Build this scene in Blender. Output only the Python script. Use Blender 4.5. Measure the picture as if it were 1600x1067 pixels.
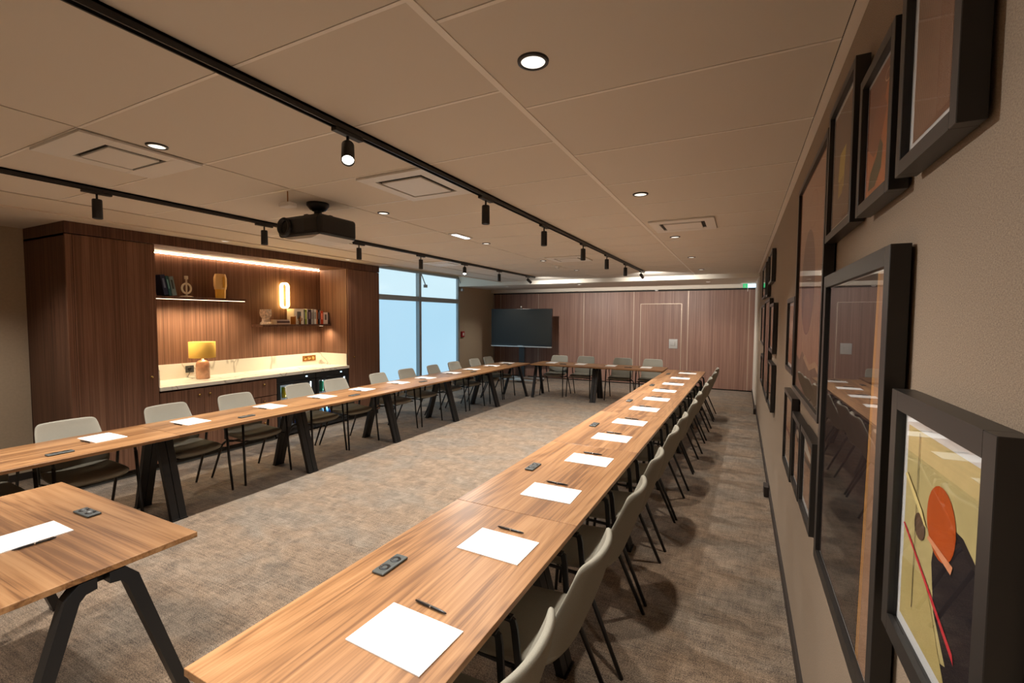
import bpy, bmesh, math, random
from math import sin, cos, pi, radians
from mathutils import Vector, Matrix
random.seed(7)
scene = bpy.context.scene
C = scene.collection
for o in list(bpy.data.objects): bpy.data.objects.remove(o)

# ------------------------------------------------------------------ camera, world, exposure
cam_d = bpy.data.cameras.new('camera'); cam = bpy.data.objects.new('camera', cam_d); C.objects.link(cam)
F_PX, YAW, PITCH, ROLL = 712.0, .4653, .052, .005
cam_d.sensor_width = 36; cam_d.lens = F_PX / 1600 * 36; cam_d.clip_start = .02; cam_d.clip_end = 100
def cam_matrix():
    a, b, g = YAW, PITCH, ROLL
    Ry = Matrix(((cos(a), 0, sin(a)), (0, 1, 0), (-sin(a), 0, cos(a))))
    Rx = Matrix(((1, 0, 0), (0, cos(b), -sin(b)), (0, sin(b), cos(b))))
    Rz = Matrix(((cos(g), -sin(g), 0), (sin(g), cos(g), 0), (0, 0, 1)))
    M = Rz @ Rx @ Ry
    R = Matrix((M.col[0], M.col[2], -M.col[1]))        # rows: world x, y, z in camera axes
    W = Matrix((R.col[0], -R.col[1], -R.col[2])).transposed()
    return Matrix.Translation((0, 0, 1.74)) @ W.to_4x4()
cam.matrix_world = cam_matrix()
scene.camera = cam
scene.view_settings.view_transform = 'Standard'; scene.view_settings.look = 'None'
scene.view_settings.gamma = 1; scene.view_settings.use_curve_mapping = False
scene.view_settings.exposure = 0.4
scene.cycles.use_denoising = True
scene.cycles.max_bounces = 8; scene.cycles.diffuse_bounces = 5; scene.cycles.glossy_bounces = 4
scene.cycles.transparent_max_bounces = 8; scene.cycles.caustics_reflective = False; scene.cycles.caustics_refractive = False
scene.cycles.sample_clamp_indirect = 4
w = bpy.data.worlds.new('world'); scene.world = w; w.use_nodes = True
w.node_tree.nodes['Background'].inputs[0].default_value = (.55, .75, 1, 1)
w.node_tree.nodes['Background'].inputs[1].default_value = .3
SPOT_W, DOWN_W = 125.0, 70.0
WARM = (1.0, .90, .78)
SPOT_COL = (1.0, .95, .87)

# ------------------------------------------------------------------ materials
def newmat(name):
    m = bpy.data.materials.new(name); m.use_nodes = True
    nt = m.node_tree; return m, nt, nt.nodes['Principled BSDF']
def lin(c): return tuple(((x / 255) / 12.92 if x / 255 <= .04045 else ((x / 255 + .055) / 1.055) ** 2.4) for x in c)
def plain(name, col, rough=.6, metal=0, spec=.5, emit=None, es=0, bump=0, bscale=200, vary=0, coat=0):
    m, nt, b = newmat(name)
    b.inputs['Base Color'].default_value = (*col, 1); b.inputs['Roughness'].default_value = rough
    b.inputs['Metallic'].default_value = metal; b.inputs['Specular IOR Level'].default_value = spec
    if coat: b.inputs['Coat Weight'].default_value = coat; b.inputs['Coat Roughness'].default_value = .03
    if emit: b.inputs['Emission Color'].default_value = (*emit, 1); b.inputs['Emission Strength'].default_value = es
    if bump or vary:
        tc = nt.nodes.new('ShaderNodeTexCoord'); n = nt.nodes.new('ShaderNodeTexNoise')
        n.inputs['Scale'].default_value = bscale; n.inputs['Detail'].default_value = 3
        nt.links.new(tc.outputs['Object'], n.inputs['Vector'])
        if bump:
            bp = nt.nodes.new('ShaderNodeBump'); bp.inputs['Strength'].default_value = bump; bp.inputs['Distance'].default_value = .003
            nt.links.new(n.outputs['Fac'], bp.inputs['Height']); nt.links.new(bp.outputs['Normal'], b.inputs['Normal'])
        if vary:
            r = nt.nodes.new('ShaderNodeValToRGB')
            r.color_ramp.elements[0].position = .3; r.color_ramp.elements[1].position = .7
            r.color_ramp.elements[0].color = (*[c * (1 - vary) for c in col], 1); r.color_ramp.elements[1].color = (*[min(1, c * (1 + vary)) for c in col], 1)
            nt.links.new(n.outputs['Fac'], r.inputs['Fac']); nt.links.new(r.outputs['Color'], b.inputs['Base Color'])
    return m
def wood(name, dark, mid, light, axis='X', rough=.45, big=1.6, across=14, fine=90, spec=.4, stripe=.5, rings=.35):
    m, nt, b = newmat(name); N = nt.nodes.new; L = nt.links.new
    tc = N('ShaderNodeTexCoord'); oi = N('ShaderNodeObjectInfo')
    mul = N('ShaderNodeMath'); mul.operation = 'MULTIPLY'; mul.inputs[1].default_value = 37
    L(oi.outputs['Random'], mul.inputs[0])
    cmb = N('ShaderNodeCombineXYZ'); [L(mul.outputs[0], cmb.inputs[i]) for i in range(3)]
    add = N('ShaderNodeVectorMath'); add.operation = 'ADD'
    L(tc.outputs['Object'], add.inputs[0]); L(cmb.outputs[0], add.inputs[1])
    def tex(along, acr, detail, dist=0):
        mp = N('ShaderNodeMapping')
        s = [acr] * 3; s['XYZ'.index(axis)] = along; mp.inputs['Scale'].default_value = s
        L(add.outputs[0], mp.inputs['Vector'])
        n = N('ShaderNodeTexNoise'); n.inputs['Scale'].default_value = 1; n.inputs['Detail'].default_value = detail
        n.inputs['Distortion'].default_value = dist; n.inputs['Roughness'].default_value = .6
        L(mp.outputs[0], n.inputs['Vector']); return n
    n1 = tex(big, across, 4, .8); n2 = tex(big * 1.3, fine, 3)
    mp = N('ShaderNodeMapping'); s = [1.0] * 3; s['XYZ'.index(axis)] = .12; mp.inputs['Scale'].default_value = s
    L(add.outputs[0], mp.inputs['Vector'])
    wv = N('ShaderNodeTexNoise'); wv.inputs['Scale'].default_value = 5; wv.inputs['Detail'].default_value = 1
    L(mp.outputs[0], wv.inputs['Vector'])
    sn = N('ShaderNodeMath'); sn.operation = 'MULTIPLY'; sn.inputs[1].default_value = 70; L(wv.outputs['Fac'], sn.inputs[0])
    si = N('ShaderNodeMath'); si.operation = 'SINE'; L(sn.outputs[0], si.inputs[0])
    def mad(x, k, y=None, c=0):
        a = N('ShaderNodeMath'); a.operation = 'MULTIPLY_ADD'; L(x, a.inputs[0]); a.inputs[1].default_value = k
        if y is not None: L(y, a.inputs[2])
        else: a.inputs[2].default_value = c
        return a.outputs[0]
    v = mad(n1.outputs['Fac'], 1.0, None, -.0)
    v = mad(n2.outputs['Fac'], stripe, v); v = mad(si.outputs[0], rings * .12, v)
    mr = N('ShaderNodeMapRange'); mr.inputs['From Min'].default_value = .42 + stripe * .38; mr.inputs['From Max'].default_value = .62 + stripe * .6
    L(v, mr.inputs['Value'])
    r = N('ShaderNodeValToRGB'); e = r.color_ramp.elements
    e[0].position = 0; e[0].color = (*dark, 1); e[1].position = 1; e[1].color = (*light, 1)
    k = e.new(.45); k.color = (*mid, 1)
    L(mr.outputs[0], r.inputs['Fac']); L(r.outputs['Color'], b.inputs['Base Color'])
    b.inputs['Roughness'].default_value = rough; b.inputs['Specular IOR Level'].default_value = spec
    bp = N('ShaderNodeBump'); bp.inputs['Strength'].default_value = .12; bp.inputs['Distance'].default_value = .001
    L(n2.outputs['Fac'], bp.inputs['Height']); L(bp.outputs['Normal'], b.inputs['Normal'])
    return m
def carpet():
    m, nt, b = newmat('carpet'); N = nt.nodes.new; L = nt.links.new
    tc = N('ShaderNodeTexCoord')
    def tex(sx, sy, detail, dist=0, rough=.6):
        mp = N('ShaderNodeMapping'); mp.inputs['Scale'].default_value = (sx, sy, 1); L(tc.outputs['Object'], mp.inputs['Vector'])
        n = N('ShaderNodeTexNoise'); n.inputs['Scale'].default_value = 1; n.inputs['Detail'].default_value = detail
        n.inputs['Distortion'].default_value = dist; n.inputs['Roughness'].default_value = rough
        L(mp.outputs[0], n.inputs['Vector']); return n.outputs['Fac']
    def mix(a, bb, f):
        x = N('ShaderNodeMix'); x.data_type = 'FLOAT'; x.inputs[0].default_value = f; L(a, x.inputs[2]); L(bb, x.inputs[3]); return x.outputs[0]
    v = mix(tex(9, 9, 5, .8), tex(5, 75, 5, .3), .5)
    v = mix(v, tex(60, 7, 5, .3), .24)
    v = mix(v, tex(160, 160, 2), .48)
    v = mix(v, tex(420, 420, 1), .25)
    r = N('ShaderNodeValToRGB'); e = r.color_ramp.elements
    e[0].position = .41; e[0].color = (*lin((54, 48, 44)), 1); e[1].position = .59; e[1].color = (*lin((166, 149, 130)), 1)
    k = e.new(.48); k.color = (*lin((110, 96, 83)), 1)
    L(v, r.inputs['Fac'])
    r2 = N('ShaderNodeValToRGB'); e = r2.color_ramp.elements
    e[0].position = .42; e[0].color = (1, .93, .86, 1); e[1].position = .62; e[1].color = (.86, .92, .98, 1)
    L(tex(1.5, 2.5, 3, .4), r2.inputs['Fac'])
    mx = N('ShaderNodeMix'); mx.data_type = 'RGBA'; mx.blend_type = 'MULTIPLY'; mx.inputs[0].default_value = .8
    L(r.outputs[0], mx.inputs[6]); L(r2.outputs[0], mx.inputs[7]); L(mx.outputs[2], b.inputs['Base Color'])
    b.inputs['Roughness'].default_value = .95; b.inputs['Specular IOR Level'].default_value = .1
    b.inputs['Sheen Weight'].default_value = .15
    bp = N('ShaderNodeBump'); bp.inputs['Strength'].default_value = .5; bp.inputs['Distance'].default_value = .004
    L(tex(260, 260, 2), bp.inputs['Height']); L(bp.outputs['Normal'], b.inputs['Normal'])
    return m
def weave(name, c1, c2, sc=330, axes='YZ'):
    m, nt, b = newmat(name); N = nt.nodes.new; L = nt.links.new
    tc = N('ShaderNodeTexCoord'); outs = []
    for s in ((sc * .25, sc), (sc, sc * .3)):
        mp = N('ShaderNodeMapping'); v = [sc, sc, sc]; v['XYZ'.index(axes[0])] = s[0]; v['XYZ'.index(axes[1])] = s[1]
        mp.inputs['Scale'].default_value = v; L(tc.outputs['Object'], mp.inputs['Vector'])
        n = N('ShaderNodeTexNoise'); n.inputs['Scale'].default_value = 1; n.inputs['Detail'].default_value = 2; L(mp.outputs[0], n.inputs['Vector']); outs.append(n.outputs['Fac'])
    x = N('ShaderNodeMath'); x.operation = 'ADD'; L(outs[0], x.inputs[0]); L(outs[1], x.inputs[1])
    mr = N('ShaderNodeMapRange'); mr.inputs['From Min'].default_value = .75; mr.inputs['From Max'].default_value = 1.25; L(x.outputs[0], mr.inputs['Value'])
    mx = N('ShaderNodeMix'); mx.data_type = 'RGBA'; mx.inputs[6].default_value = (*c1, 1); mx.inputs[7].default_value = (*c2, 1)
    L(mr.outputs[0], mx.inputs[0]); L(mx.outputs[2], b.inputs['Base Color'])
    b.inputs['Roughness'].default_value = .9; b.inputs['Specular IOR Level'].default_value = .15
    bp = N('ShaderNodeBump'); bp.inputs['Strength'].default_value = .6; bp.inputs['Distance'].default_value = .0012
    L(x.outputs[0], bp.inputs['Height']); L(bp.outputs['Normal'], b.inputs['Normal'])
    return m
def marble():
    m, nt, b = newmat('marble'); N = nt.nodes.new; L = nt.links.new
    tc = N('ShaderNodeTexCoord'); n = N('ShaderNodeTexNoise'); n.inputs['Scale'].default_value = .9; n.inputs['Detail'].default_value = 4; n.inputs['Distortion'].default_value = 1.0
    L(tc.outputs['Object'], n.inputs['Vector'])
    a = N('ShaderNodeMath'); a.operation = 'SUBTRACT'; a.inputs[1].default_value = .5; L(n.outputs['Fac'], a.inputs[0])
    ab = N('ShaderNodeMath'); ab.operation = 'ABSOLUTE'; L(a.outputs[0], ab.inputs[0])
    r = N('ShaderNodeValToRGB'); e = r.color_ramp.elements
    e[0].position = 0; e[0].color = (.50, .46, .38, 1); e[1].position = .010; e[1].color = (.84, .80, .70, 1)
    L(ab.outputs[0], r.inputs['Fac']); L(r.outputs[0], b.inputs['Base Color']); b.inputs['Roughness'].default_value = .25
    return m
def glassmat(name, tint=(1, 1, 1), ior=1.5):
    m = bpy.data.materials.new(name); m.use_nodes = True; nt = m.node_tree; nt.nodes.clear(); N = nt.nodes.new; L = nt.links.new
    o = N('ShaderNodeOutputMaterial'); mx = N('ShaderNodeMixShader'); f = N('ShaderNodeFresnel'); f.inputs['IOR'].default_value = ior
    t = N('ShaderNodeBsdfTransparent'); t.inputs[0].default_value = (*tint, 1); g = N('ShaderNodeBsdfGlossy'); g.inputs['Roughness'].default_value = 0.01
    ge = N('ShaderNodeNewGeometry'); iv = N('ShaderNodeMath'); iv.operation = 'SUBTRACT'; iv.inputs[0].default_value = 1; L(ge.outputs['Backfacing'], iv.inputs[1])
    fm = N('ShaderNodeMath'); fm.operation = 'MULTIPLY'; L(f.outputs[0], fm.inputs[0]); L(iv.outputs[0], fm.inputs[1])
    L(fm.outputs[0], mx.inputs[0]); L(t.outputs[0], mx.inputs[1]); L(g.outputs[0], mx.inputs[2]); L(mx.outputs[0], o.inputs[0])
    return m
M = {}
M['carpet'] = carpet()
M['table'] = wood('table_oak', lin((112, 77, 49)), lin((146, 105, 68)), lin((166, 125, 86)), 'X', rough=.38, big=.5, across=8, fine=110, spec=.4, rings=.45, stripe=.6)
M['table_edge'] = plain('table_edge', lin((120, 80, 52)), .5)
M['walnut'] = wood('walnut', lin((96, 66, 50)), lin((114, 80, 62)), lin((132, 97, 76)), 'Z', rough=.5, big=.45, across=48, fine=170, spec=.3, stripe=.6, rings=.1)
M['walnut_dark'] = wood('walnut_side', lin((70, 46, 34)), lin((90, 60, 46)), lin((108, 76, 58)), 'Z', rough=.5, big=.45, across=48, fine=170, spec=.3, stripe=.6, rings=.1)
M['partition'] = wood('partition_wood', lin((122, 90, 78)), lin((138, 104, 90)), lin((154, 120, 104)), 'Z', rough=.45, big=.4, across=30, fine=140, spec=.4, stripe=.9, rings=.1)
M['ceiling'] = plain('ceiling_tile', lin((220, 213, 202)), .9, spec=.2)
M['ceil_trim'] = plain('ceiling_trim', lin((243, 238, 230)), .4, spec=.5)
M['gypsum'] = plain('gypsum', lin((218, 208, 194)), .85, spec=.2)
M['white_plaster'] = plain('white_plaster', lin((232, 226, 214)), .8, spec=.2)
M['wallcloth'] = weave('woven_wallcloth', lin((132, 116, 101)), lin((166, 149, 131)), 900)
M['taupe'] = plain('taupe_paint', lin((186, 170, 148)), .85, spec=.2, vary=.04, bscale=40)
M['taupe_dark'] = plain('taupe_wall', lin((170, 152, 136)), .85, spec=.2)
M['base'] = plain('dark_baseboard', lin((44, 36, 32)), .6)
M['black'] = plain('black_powdercoat', (.012, .012, .013), .42, spec=.5)
M['frame'] = plain('black_frame', (.02, .018, .017), .38, spec=.5)
M['blacksatin'] = plain('black_satin', (.008, .008, .009), .3)
M['fabric'] = plain('chair_fabric', lin((150, 147, 136)), .95, spec=.1, bump=.6, bscale=650, vary=.12)
M['paper'] = plain('paper', (.9, .9, .9), .6, spec=.3)
M['greyink'] = plain('grey_ink', (.72, .73, .75), .7)
M['socket'] = plain('socket_plastic', (.055, .062, .06), .45)
M['chrome'] = plain('chrome', (.7, .7, .7), .18, metal=1)
M['alu'] = plain('aluminium', (.62, .6, .57), .35, metal=.9)
M['alu_grey'] = plain('grey_window_frame', lin((160, 164, 166)), .4, metal=.1)
M['seam'] = plain('seam_trim', lin((190, 168, 148)), .4, metal=.3)
M['marble'] = marble()
M['glazing'] = glassmat('picture_glass')
M['fridge_glass'] = glassmat('fridge_glass', (.85, .88, .9), 1.4)
M['lens'] = plain('lamp_lens', (.9, .9, .9), .4, emit=(1, .9, .76), es=14)
M['lens_soft'] = plain('downlight_reflector', (.85, .83, .78), .4, emit=(1, .93, .82), es=.9)
M['led'] = plain('led_strip', (.9, .8, .7), .4, emit=(1, .72, .46), es=42)
M['led_shelf'] = plain('led_shelf', (.9, .8, .7), .4, emit=(1, .78, .52), es=2.5)
M['sconce'] = plain('sconce_tube', (.95, .85, .6), .4, emit=(1, .70, .26), es=7)
M['brass'] = plain('brass', (.75, .5, .18), .25, metal=1)
M['shade'] = plain('yellow_shade', lin((232, 190, 96)), .85, spec=.1, bump=.3, bscale=500)
M['amber'] = plain('amber_ceramic', lin((206, 156, 124)), .15, spec=.6, vary=.25, bscale=14)
M['screen'] = plain('screen_glass', (.018, .018, .016), .3, spec=.25)
M['red'] = plain('red_plastic', lin((170, 34, 40)), .4)
M['white_plastic'] = plain('white_plastic', (.75, .74, .72), .5)
M['cassette'] = plain('cassette_panel', (.80, .79, .76), .5)
M['slot'] = plain('dark_slot', (.03, .027, .022), .8)
M['beige'] = plain('stone_beige', lin((214, 196, 164)), .7)
M['yellow'] = plain('yellow_glaze', lin((226, 168, 60)), .35)
M['yellow_pale'] = plain('yellow_pale', lin((226, 188, 122)), .5)
M['gold'] = plain('old_gold', lin((150, 96, 40)), .4, metal=.5)
M['frost_low'] = plain('frosted_glass_low', (.25, .3, .33), .12, spec=.5, emit=lin((168, 212, 236)), es=.80)
M['frost_up'] = plain('frosted_glass_up', (.25, .3, .33), .10, spec=.5, emit=lin((198, 228, 240)), es=.80)

# ------------------------------------------------------------------ mesh helpers
class MB:
    def __init__(s): s.bm = bmesh.new(); s.mi = 0
    def _mark(s, faces):
        for f in faces: f.material_index = s.mi
    def box(s, a, b, bev=0, mat=None, M4=None, seg=2):
        if mat is not None: s.mi = mat
        x0, y0, z0 = a; x1, y1, z1 = b
        r = bmesh.ops.create_cube(s.bm, size=1)
        for v in r['verts']:
            v.co = Vector(((x0 + x1) / 2 + v.co.x * (x1 - x0), (y0 + y1) / 2 + v.co.y * (y1 - y0), (z0 + z1) / 2 + v.co.z * (z1 - z0)))
        fs = set(f for v in r['verts'] for f in v.link_faces); s._mark(fs); vs = r['verts']
        if bev:
            es = list(set(e for v in vs for e in v.link_edges))
            rr = bmesh.ops.bevel(s.bm, geom=es, offset=bev, segments=seg, affect='EDGES', profile=.5)
            s._mark(rr['faces']); vs = list(set(v for f in rr['faces'] for v in f.verts) | set(v for v in vs if v.is_valid))
        if M4 is not None:
            for v in vs: v.co = M4 @ v.co
        return s
    def tube(s, pts, r, n=10, closed=False, mat=None, sq=None, cap=True):
        """round tube (or flat bar when sq=(w,h)) along pts"""
        if mat is not None: s.mi = mat
        P = [Vector(p) for p in pts]; rings = []; up = None; N = len(P)
        for i, p in enumerate(P):
            if closed: t = (P[(i + 1) % N] - P[i - 1])
            else: t = (P[min(i + 1, N - 1)] - P[max(i - 1, 0)])
            t.normalize()
            if up is None:
                up = Vector((0, 0, 1)) if abs(t.z) < .9 else Vector((1, 0, 0))
            u = (up - t * up.dot(t)).normalized(); w_ = t.cross(u); up = u
            rad = r[i] if isinstance(r, (list, tuple)) else r
            ring = []
            if sq:
                for (a, b) in ((-1, -1), (1, -1), (1, 1), (-1, 1)): ring.append(s.bm.verts.new(p + w_ * a * sq[0] / 2 + u * b * sq[1] / 2))
            else:
                for k in range(n): ring.append(s.bm.verts.new(p + (u * cos(2 * pi * k / n) + w_ * sin(2 * pi * k / n)) * rad))
            rings.append(ring)
        n_ = len(rings[0]); fs = []
        for i in range(N if closed else N - 1):
            A, B = rings[i], rings[(i + 1) % N]
            for k in range(n_): fs.append(s.bm.faces.new((A[k], A[(k + 1) % n_], B[(k + 1) % n_], B[k])))
        if cap and not closed:
            fs.append(s.bm.faces.new(rings[0][::-1])); fs.append(s.bm.faces.new(rings[-1]))
        s._mark(fs)
        if not sq:
            for f in fs[:]: f.smooth = len(f.verts) == 4
        return s
    def lathe(s, prof, c=(0, 0, 0), n=32, mat=None, M4=None, smooth=True, cap=False):
        if mat is not None: s.mi = mat
        rings = []
        for (r, z) in prof:
            ring = [s.bm.verts.new(Vector((c[0] + r * cos(2 * pi * k / n), c[1] + r * sin(2 * pi * k / n), c[2] + z))) for k in range(n)]
            rings.append(ring)
        fs = []
        for A, B in zip(rings, rings[1:]):
            for k in range(n): f = s.bm.faces.new((A[k], A[(k + 1) % n], B[(k + 1) % n], B[k])); f.smooth = smooth; fs.append(f)
        if cap: fs.append(s.bm.faces.new(rings[0][::-1])); fs.append(s.bm.faces.new(rings[-1]))
        s._mark(fs)
        if M4 is not None:
            for ring in rings:
                for v in ring: v.co = M4 @ v.co
        return s
    def poly(s, pts, mat=None):
        if mat is not None: s.mi = mat
        f = s.bm.faces.new([s.bm.verts.new(Vector(p)) for p in pts]); f.material_index = s.mi; return s
    def prism(s, pts, d, mat=None):
        """closed polygon pts extruded along vector d"""
        if mat is not None: s.mi = mat
        d = Vector(d); A = [s.bm.verts.new(Vector(p)) for p in pts]; B = [s.bm.verts.new(Vector(p) + d) for p in pts]
        fs = [s.bm.faces.new(A[::-1]), s.bm.faces.new(B)]
        n = len(A)
        for k in range(n): fs.append(s.bm.faces.new((A[k], A[(k + 1) % n], B[(k + 1) % n], B[k])))
        s._mark(fs); return s
    def build(s, name, mats, parent=None, world=False, recalc=True):
        if not isinstance(mats, (list, tuple)): mats = [mats]
        if recalc: bmesh.ops.recalc_face_normals(s.bm, faces=s.bm.faces)
        me = bpy.data.meshes.new(name)
        if world and parent is not None:
            p = Vector(parent.location)
            q = parent.parent
            while q is not None: p += Vector(q.location); q = q.parent
            for v in s.bm.verts: v.co -= p
        s.bm.to_mesh(me); s.bm.free()
        for m in mats: me.materials.append(M[m] if isinstance(m, str) else m)
        o = bpy.data.objects.new(name, me); C.objects.link(o)
        if parent is not None: o.parent = parent
        return o
def thing(name, label, cat, loc=(0, 0, 0), rz=0, group=None):
    o = bpy.data.objects.new(name, None); C.objects.link(o); o.empty_display_size = .05
    o.location = loc; o.rotation_euler = (0, 0, rz); o['label'] = label; o['category'] = cat
    if group: o['group'] = group
    return o
def tag(o, label, cat, group=None):
    o['label'] = label; o['category'] = cat
    if group: o['group'] = group
    return o
def recenter(o, p):
    """put a world-built single-mesh thing's origin at p"""
    p = Vector(p)
    for v in o.data.vertices: v.co -= p
    o.location = p; return o
def struct(o): o['kind'] = 'structure'; return o
def children(o): return [c for c in bpy.data.objects if c.parent == o]
def copy_tree(o, parent=None):
    kids = children(o)
    c = o.copy(); C.objects.link(c)
    if parent is not None: c.parent = parent
    for k in kids: copy_tree(k, c)
    return c
ORD = ['nearest', 'second', 'third', 'fourth', 'fifth', 'sixth', 'seventh', 'eighth', 'ninth', 'tenth', 'eleventh', 'twelfth']
def nth(i, n, tail='from the near end'):
    if i == 0: return 'nearest to the viewer'
    if i == n - 1: return 'farthest from the viewer'
    return ORD[i] + ' ' + tail

# ------------------------------------------------------------------ room shell
XR, XL, YF, YN, ZC, ZB = .30, -6.75, 12.2, -2.4, 2.65, 2.56
YB = 10.25      # bulkhead where the ceiling steps down
struct(MB().box((XL - .2, YN - .2, -.1), (XR + .2, YF + .3, 0)).build('floor', 'carpet'))
struct(MB().box((XR, YN, 0), (XR + .15, YF, 2.95)).build('wall_right', 'wallcloth'))
struct(MB().box((XR - .02, 9.95, 0.0), (XR, YF, ZB)).build('trim_1', 'white_plaster'))
struct(MB().box((XL - .15, YN - .15, 0), (XR + .15, YN, 2.95)).build('wall_near', 'taupe'))
WY0, WY1, WZ0, WZ1 = 6.25, 10.28, .06, 2.80
m = MB(); m.box((XL - .15, YN, 0), (XL, WY0, 2.95)).box((XL - .15, WY1, 0), (XL, YF, 2.95))
m.box((XL - .15, WY0, 0), (XL, WY1, WZ0)).box((XL - .15, WY0, WZ1), (XL, WY1, 2.95))
struct(m.build('wall_left', 'taupe'))
# ceiling: tiles hung in a grid, gypsum margins, window recess, lower rear ceiling
m = MB()
TX = -.877
def tiles(x0, x1, ys, gap=.011):
    for a, b in zip(ys, ys[1:]):
        m.box((x0 + gap, a + .012, ZC), (x1 - gap, b - .0045, ZC + .02), mat=0)
        m.box((x0 + gap, b - .0015, ZC - .001), (x1 - gap, b + .012, ZC + .012), mat=2)
ysA = [-2.40, -1.40, -.76, -.12, .54, 1.19, 1.838, 2.486, 3.133, 3.787, 4.418, 5.04, 5.66, 6.28, 6.9, 7.52, 8.14, 8.76, 9.38, YB]
ysB = [-2.40, -1.88, -1.29, -.70, -.11, .48, 1.07, 1.655, 2.243, 2.842, 3.43, 4.02, 4.61, 5.20, 5.79, 6.38, 6.97, 7.56, 8.15, 8.74, 9.33, YB]
tiles(TX, XR - .023, ysA); tiles(-2.90, TX, ysB, .006); tiles(-4.86, -2.90, ysB, .006)
m.box((XL, YN, ZC + .014), (XR, YB, ZC + .06), mat=1)      # grid plane behind the tiles
ceil = m.build('ceiling', ['ceiling', 'ceil_trim', 'ceil_trim']); 
struct(ceil)
# cut the grid plane over the window recess by building it as separate slabs instead
bm = bmesh.new(); bm.from_mesh(ceil.data)
top = [f for f in bm.faces if f.material_index == 1]; bmesh.ops.delete(bm, geom=top, context='FACES')
bm.to_mesh(ceil.data); bm.free()
m = MB()
m.box((-5.44, YN, ZC + .005), (XR, YB, ZC + .06))
m.box((XL, YN, ZC + .005), (-5.44, WY0, ZC + .06))
g = struct(m.build('trim_2', 'slot'))
m = MB(); m.box((TX - .013, YN, ZC - .004), (TX + .013, 9.9, ZC + .008)); m.box((XR - .03, YN, ZC - .006), (XR, YB, ZC + .01))
struct(m.build('trim_3', 'ceil_trim'))
m = MB(); m.box((-5.44, YN, ZC - .004), (-4.87, YB, ZC + .004)); m.box((-5.46, YN, ZC - .018), (-5.44, YB, ZC + .15))
m.box((XL, YN, ZC - .004), (-5.47, WY0 - .02, ZC + .004))
m.box((XL, WY0 - .02, ZC - .004), (-5.47, WY0, 2.92))
struct(m.build('trim_4', 'gypsum'))
struct(MB().box((XL, WY0, 2.86), (-5.44, YB, 2.93)).build('ceiling_recess', 'white_plaster'))
m = MB(); m.box((XL, YB, ZB), (XR, YF, ZB + .04), mat=0); m.box((XL, YB - .012, ZB), (XR, YB, 2.93), mat=1); m.box((XL, YF - .18, 2.47), (XR, YF, ZB), mat=0)
struct(m.build('ceiling_rear', ['gypsum', 'white_plaster']))
struct(MB().box((XL - .15, YN - .15, 2.93), (XR + .15, YF + .2, 3.0)).build('ceiling_slab', 'gypsum'))
# far wall: sliding partition of wood panels
m = MB(); m.box((XL - .15, YF + .03, 0), (XR + .15, YF + .18, 2.95), mat=0)
m.box((XL, YF - .002, 2.43), (XR, YF + .03, 2.47), mat=1); m.box((XL, YF + .01, 0), (XR, YF + .03, .03), mat=1)
fw = struct(m.build('wall_far', ['taupe_dark', 'slot']))
PJ = [-6.72, -6.50, -5.26, -3.90, -2.535, -1.19, .165, .295]
for i, (a, b) in enumerate(zip(PJ, PJ[1:])):
    p = MB(); p.box((a + .006, YF - .02, .03), (b - .006, YF + .03, 2.435), bev=.002)
    p.build('wall_panel', 'partition', fw)
    if i: MB().box((a - .007, YF - .024, .03), (a + .007, YF - .01, 2.435)).build('joint_trim', 'seam', fw)
dr = struct(MB().box((-2.335, YF - .028, .03), (-1.365, YF - .02, 2.11), bev=.002).build('door_1', 'partition'))
m = MB(); m.box((-2.362, YF - .030, 2.108), (-1.345, YF - .02, 2.122)); m.box((-2.362, YF - .030, .03), (-2.345, YF - .02, 2.11)); m.box((-1.352, YF - .030, .03), (-1.336, YF - .02, 2.11))
m.build('door_trim', 'seam', dr)
hp = MB().box((-1.63, YF - .045, .98), (-1.42, YF - .025, 1.22), bev=.006).build('handle_plate', 'alu', dr)
MB().box((-1.59, YF - .06, 1.05), (-1.48, YF - .043, 1.16), bev=.01).build('handle', 'alu', dr)
# baseboards
m = MB(); m.box((XR - .014, YN, 0), (XR, 9.95, .075)); m.box((XR - .034, 9.95, 0), (XR - .02, YF, .075)); struct(m.build('baseboard_right', 'base'))
for k, (y, lab) in enumerate(((5.02, 'dark cover block on the baseboard nearer the viewer, below the far picture group'), (9.35, 'dark cover block on the baseboard nearer the far wood wall'))):
    o = MB().box((XR - .055, y, 0), (XR - .014, y + .16, .10), bev=.004).build('cable_cover', 'base'); recenter(o, (XR - .03, y + .08, 0))
    tag(o, lab, 'cable cover', None)
m = MB(); m.box((XL, YN, 0), (XL + .014, 2.0, .075)); m.box((XL, WY1 + .04, 0), (XL + .014, YF, .075)); struct(m.build('baseboard_left', 'base'))

# window: grey aluminium frame, frosted panes lit by daylight
m = MB(); X0, X1 = XL - .10, XL + .015
m.box((X0, WY0, WZ0), (X1, WY0 + .06, WZ1)); m.box((X0, WY1 - .07, WZ0), (X1, WY1, WZ1)); m.box((X0, WY0, WZ0), (X1, WY1, WZ0 + .06)); m.box((X0, WY0, WZ1 - .04), (X1, WY1, WZ1))
wf = struct(m.build('window_1', 'alu_grey'))
m = MB(); m.box((X0, 8.53, WZ0 + .06), (XL + .05, 8.61, WZ1 - .04)); m.build('mullion', 'alu_grey', wf)
m = MB(); m.box((X0, WY0 + .06, 2.11), (XL + .035, 8.53, 2.22)); m.box((X0, 8.61, 2.11), (XL + .035, WY1 - .07, 2.22)); m.build('transom', 'alu_grey', wf)
for (a, b) in ((WY0 + .06, 8.53), (8.61, WY1 - .07)):
    MB().box((XL - .06, a, WZ0 + .06), (XL - .05, b, 2.11)).build('lower_pane', 'frost_low', wf)
    MB().box((XL - .06, a, 2.22), (XL - .05, b, WZ1 - .04)).build('upper_pane', 'frost_up', wf)
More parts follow.
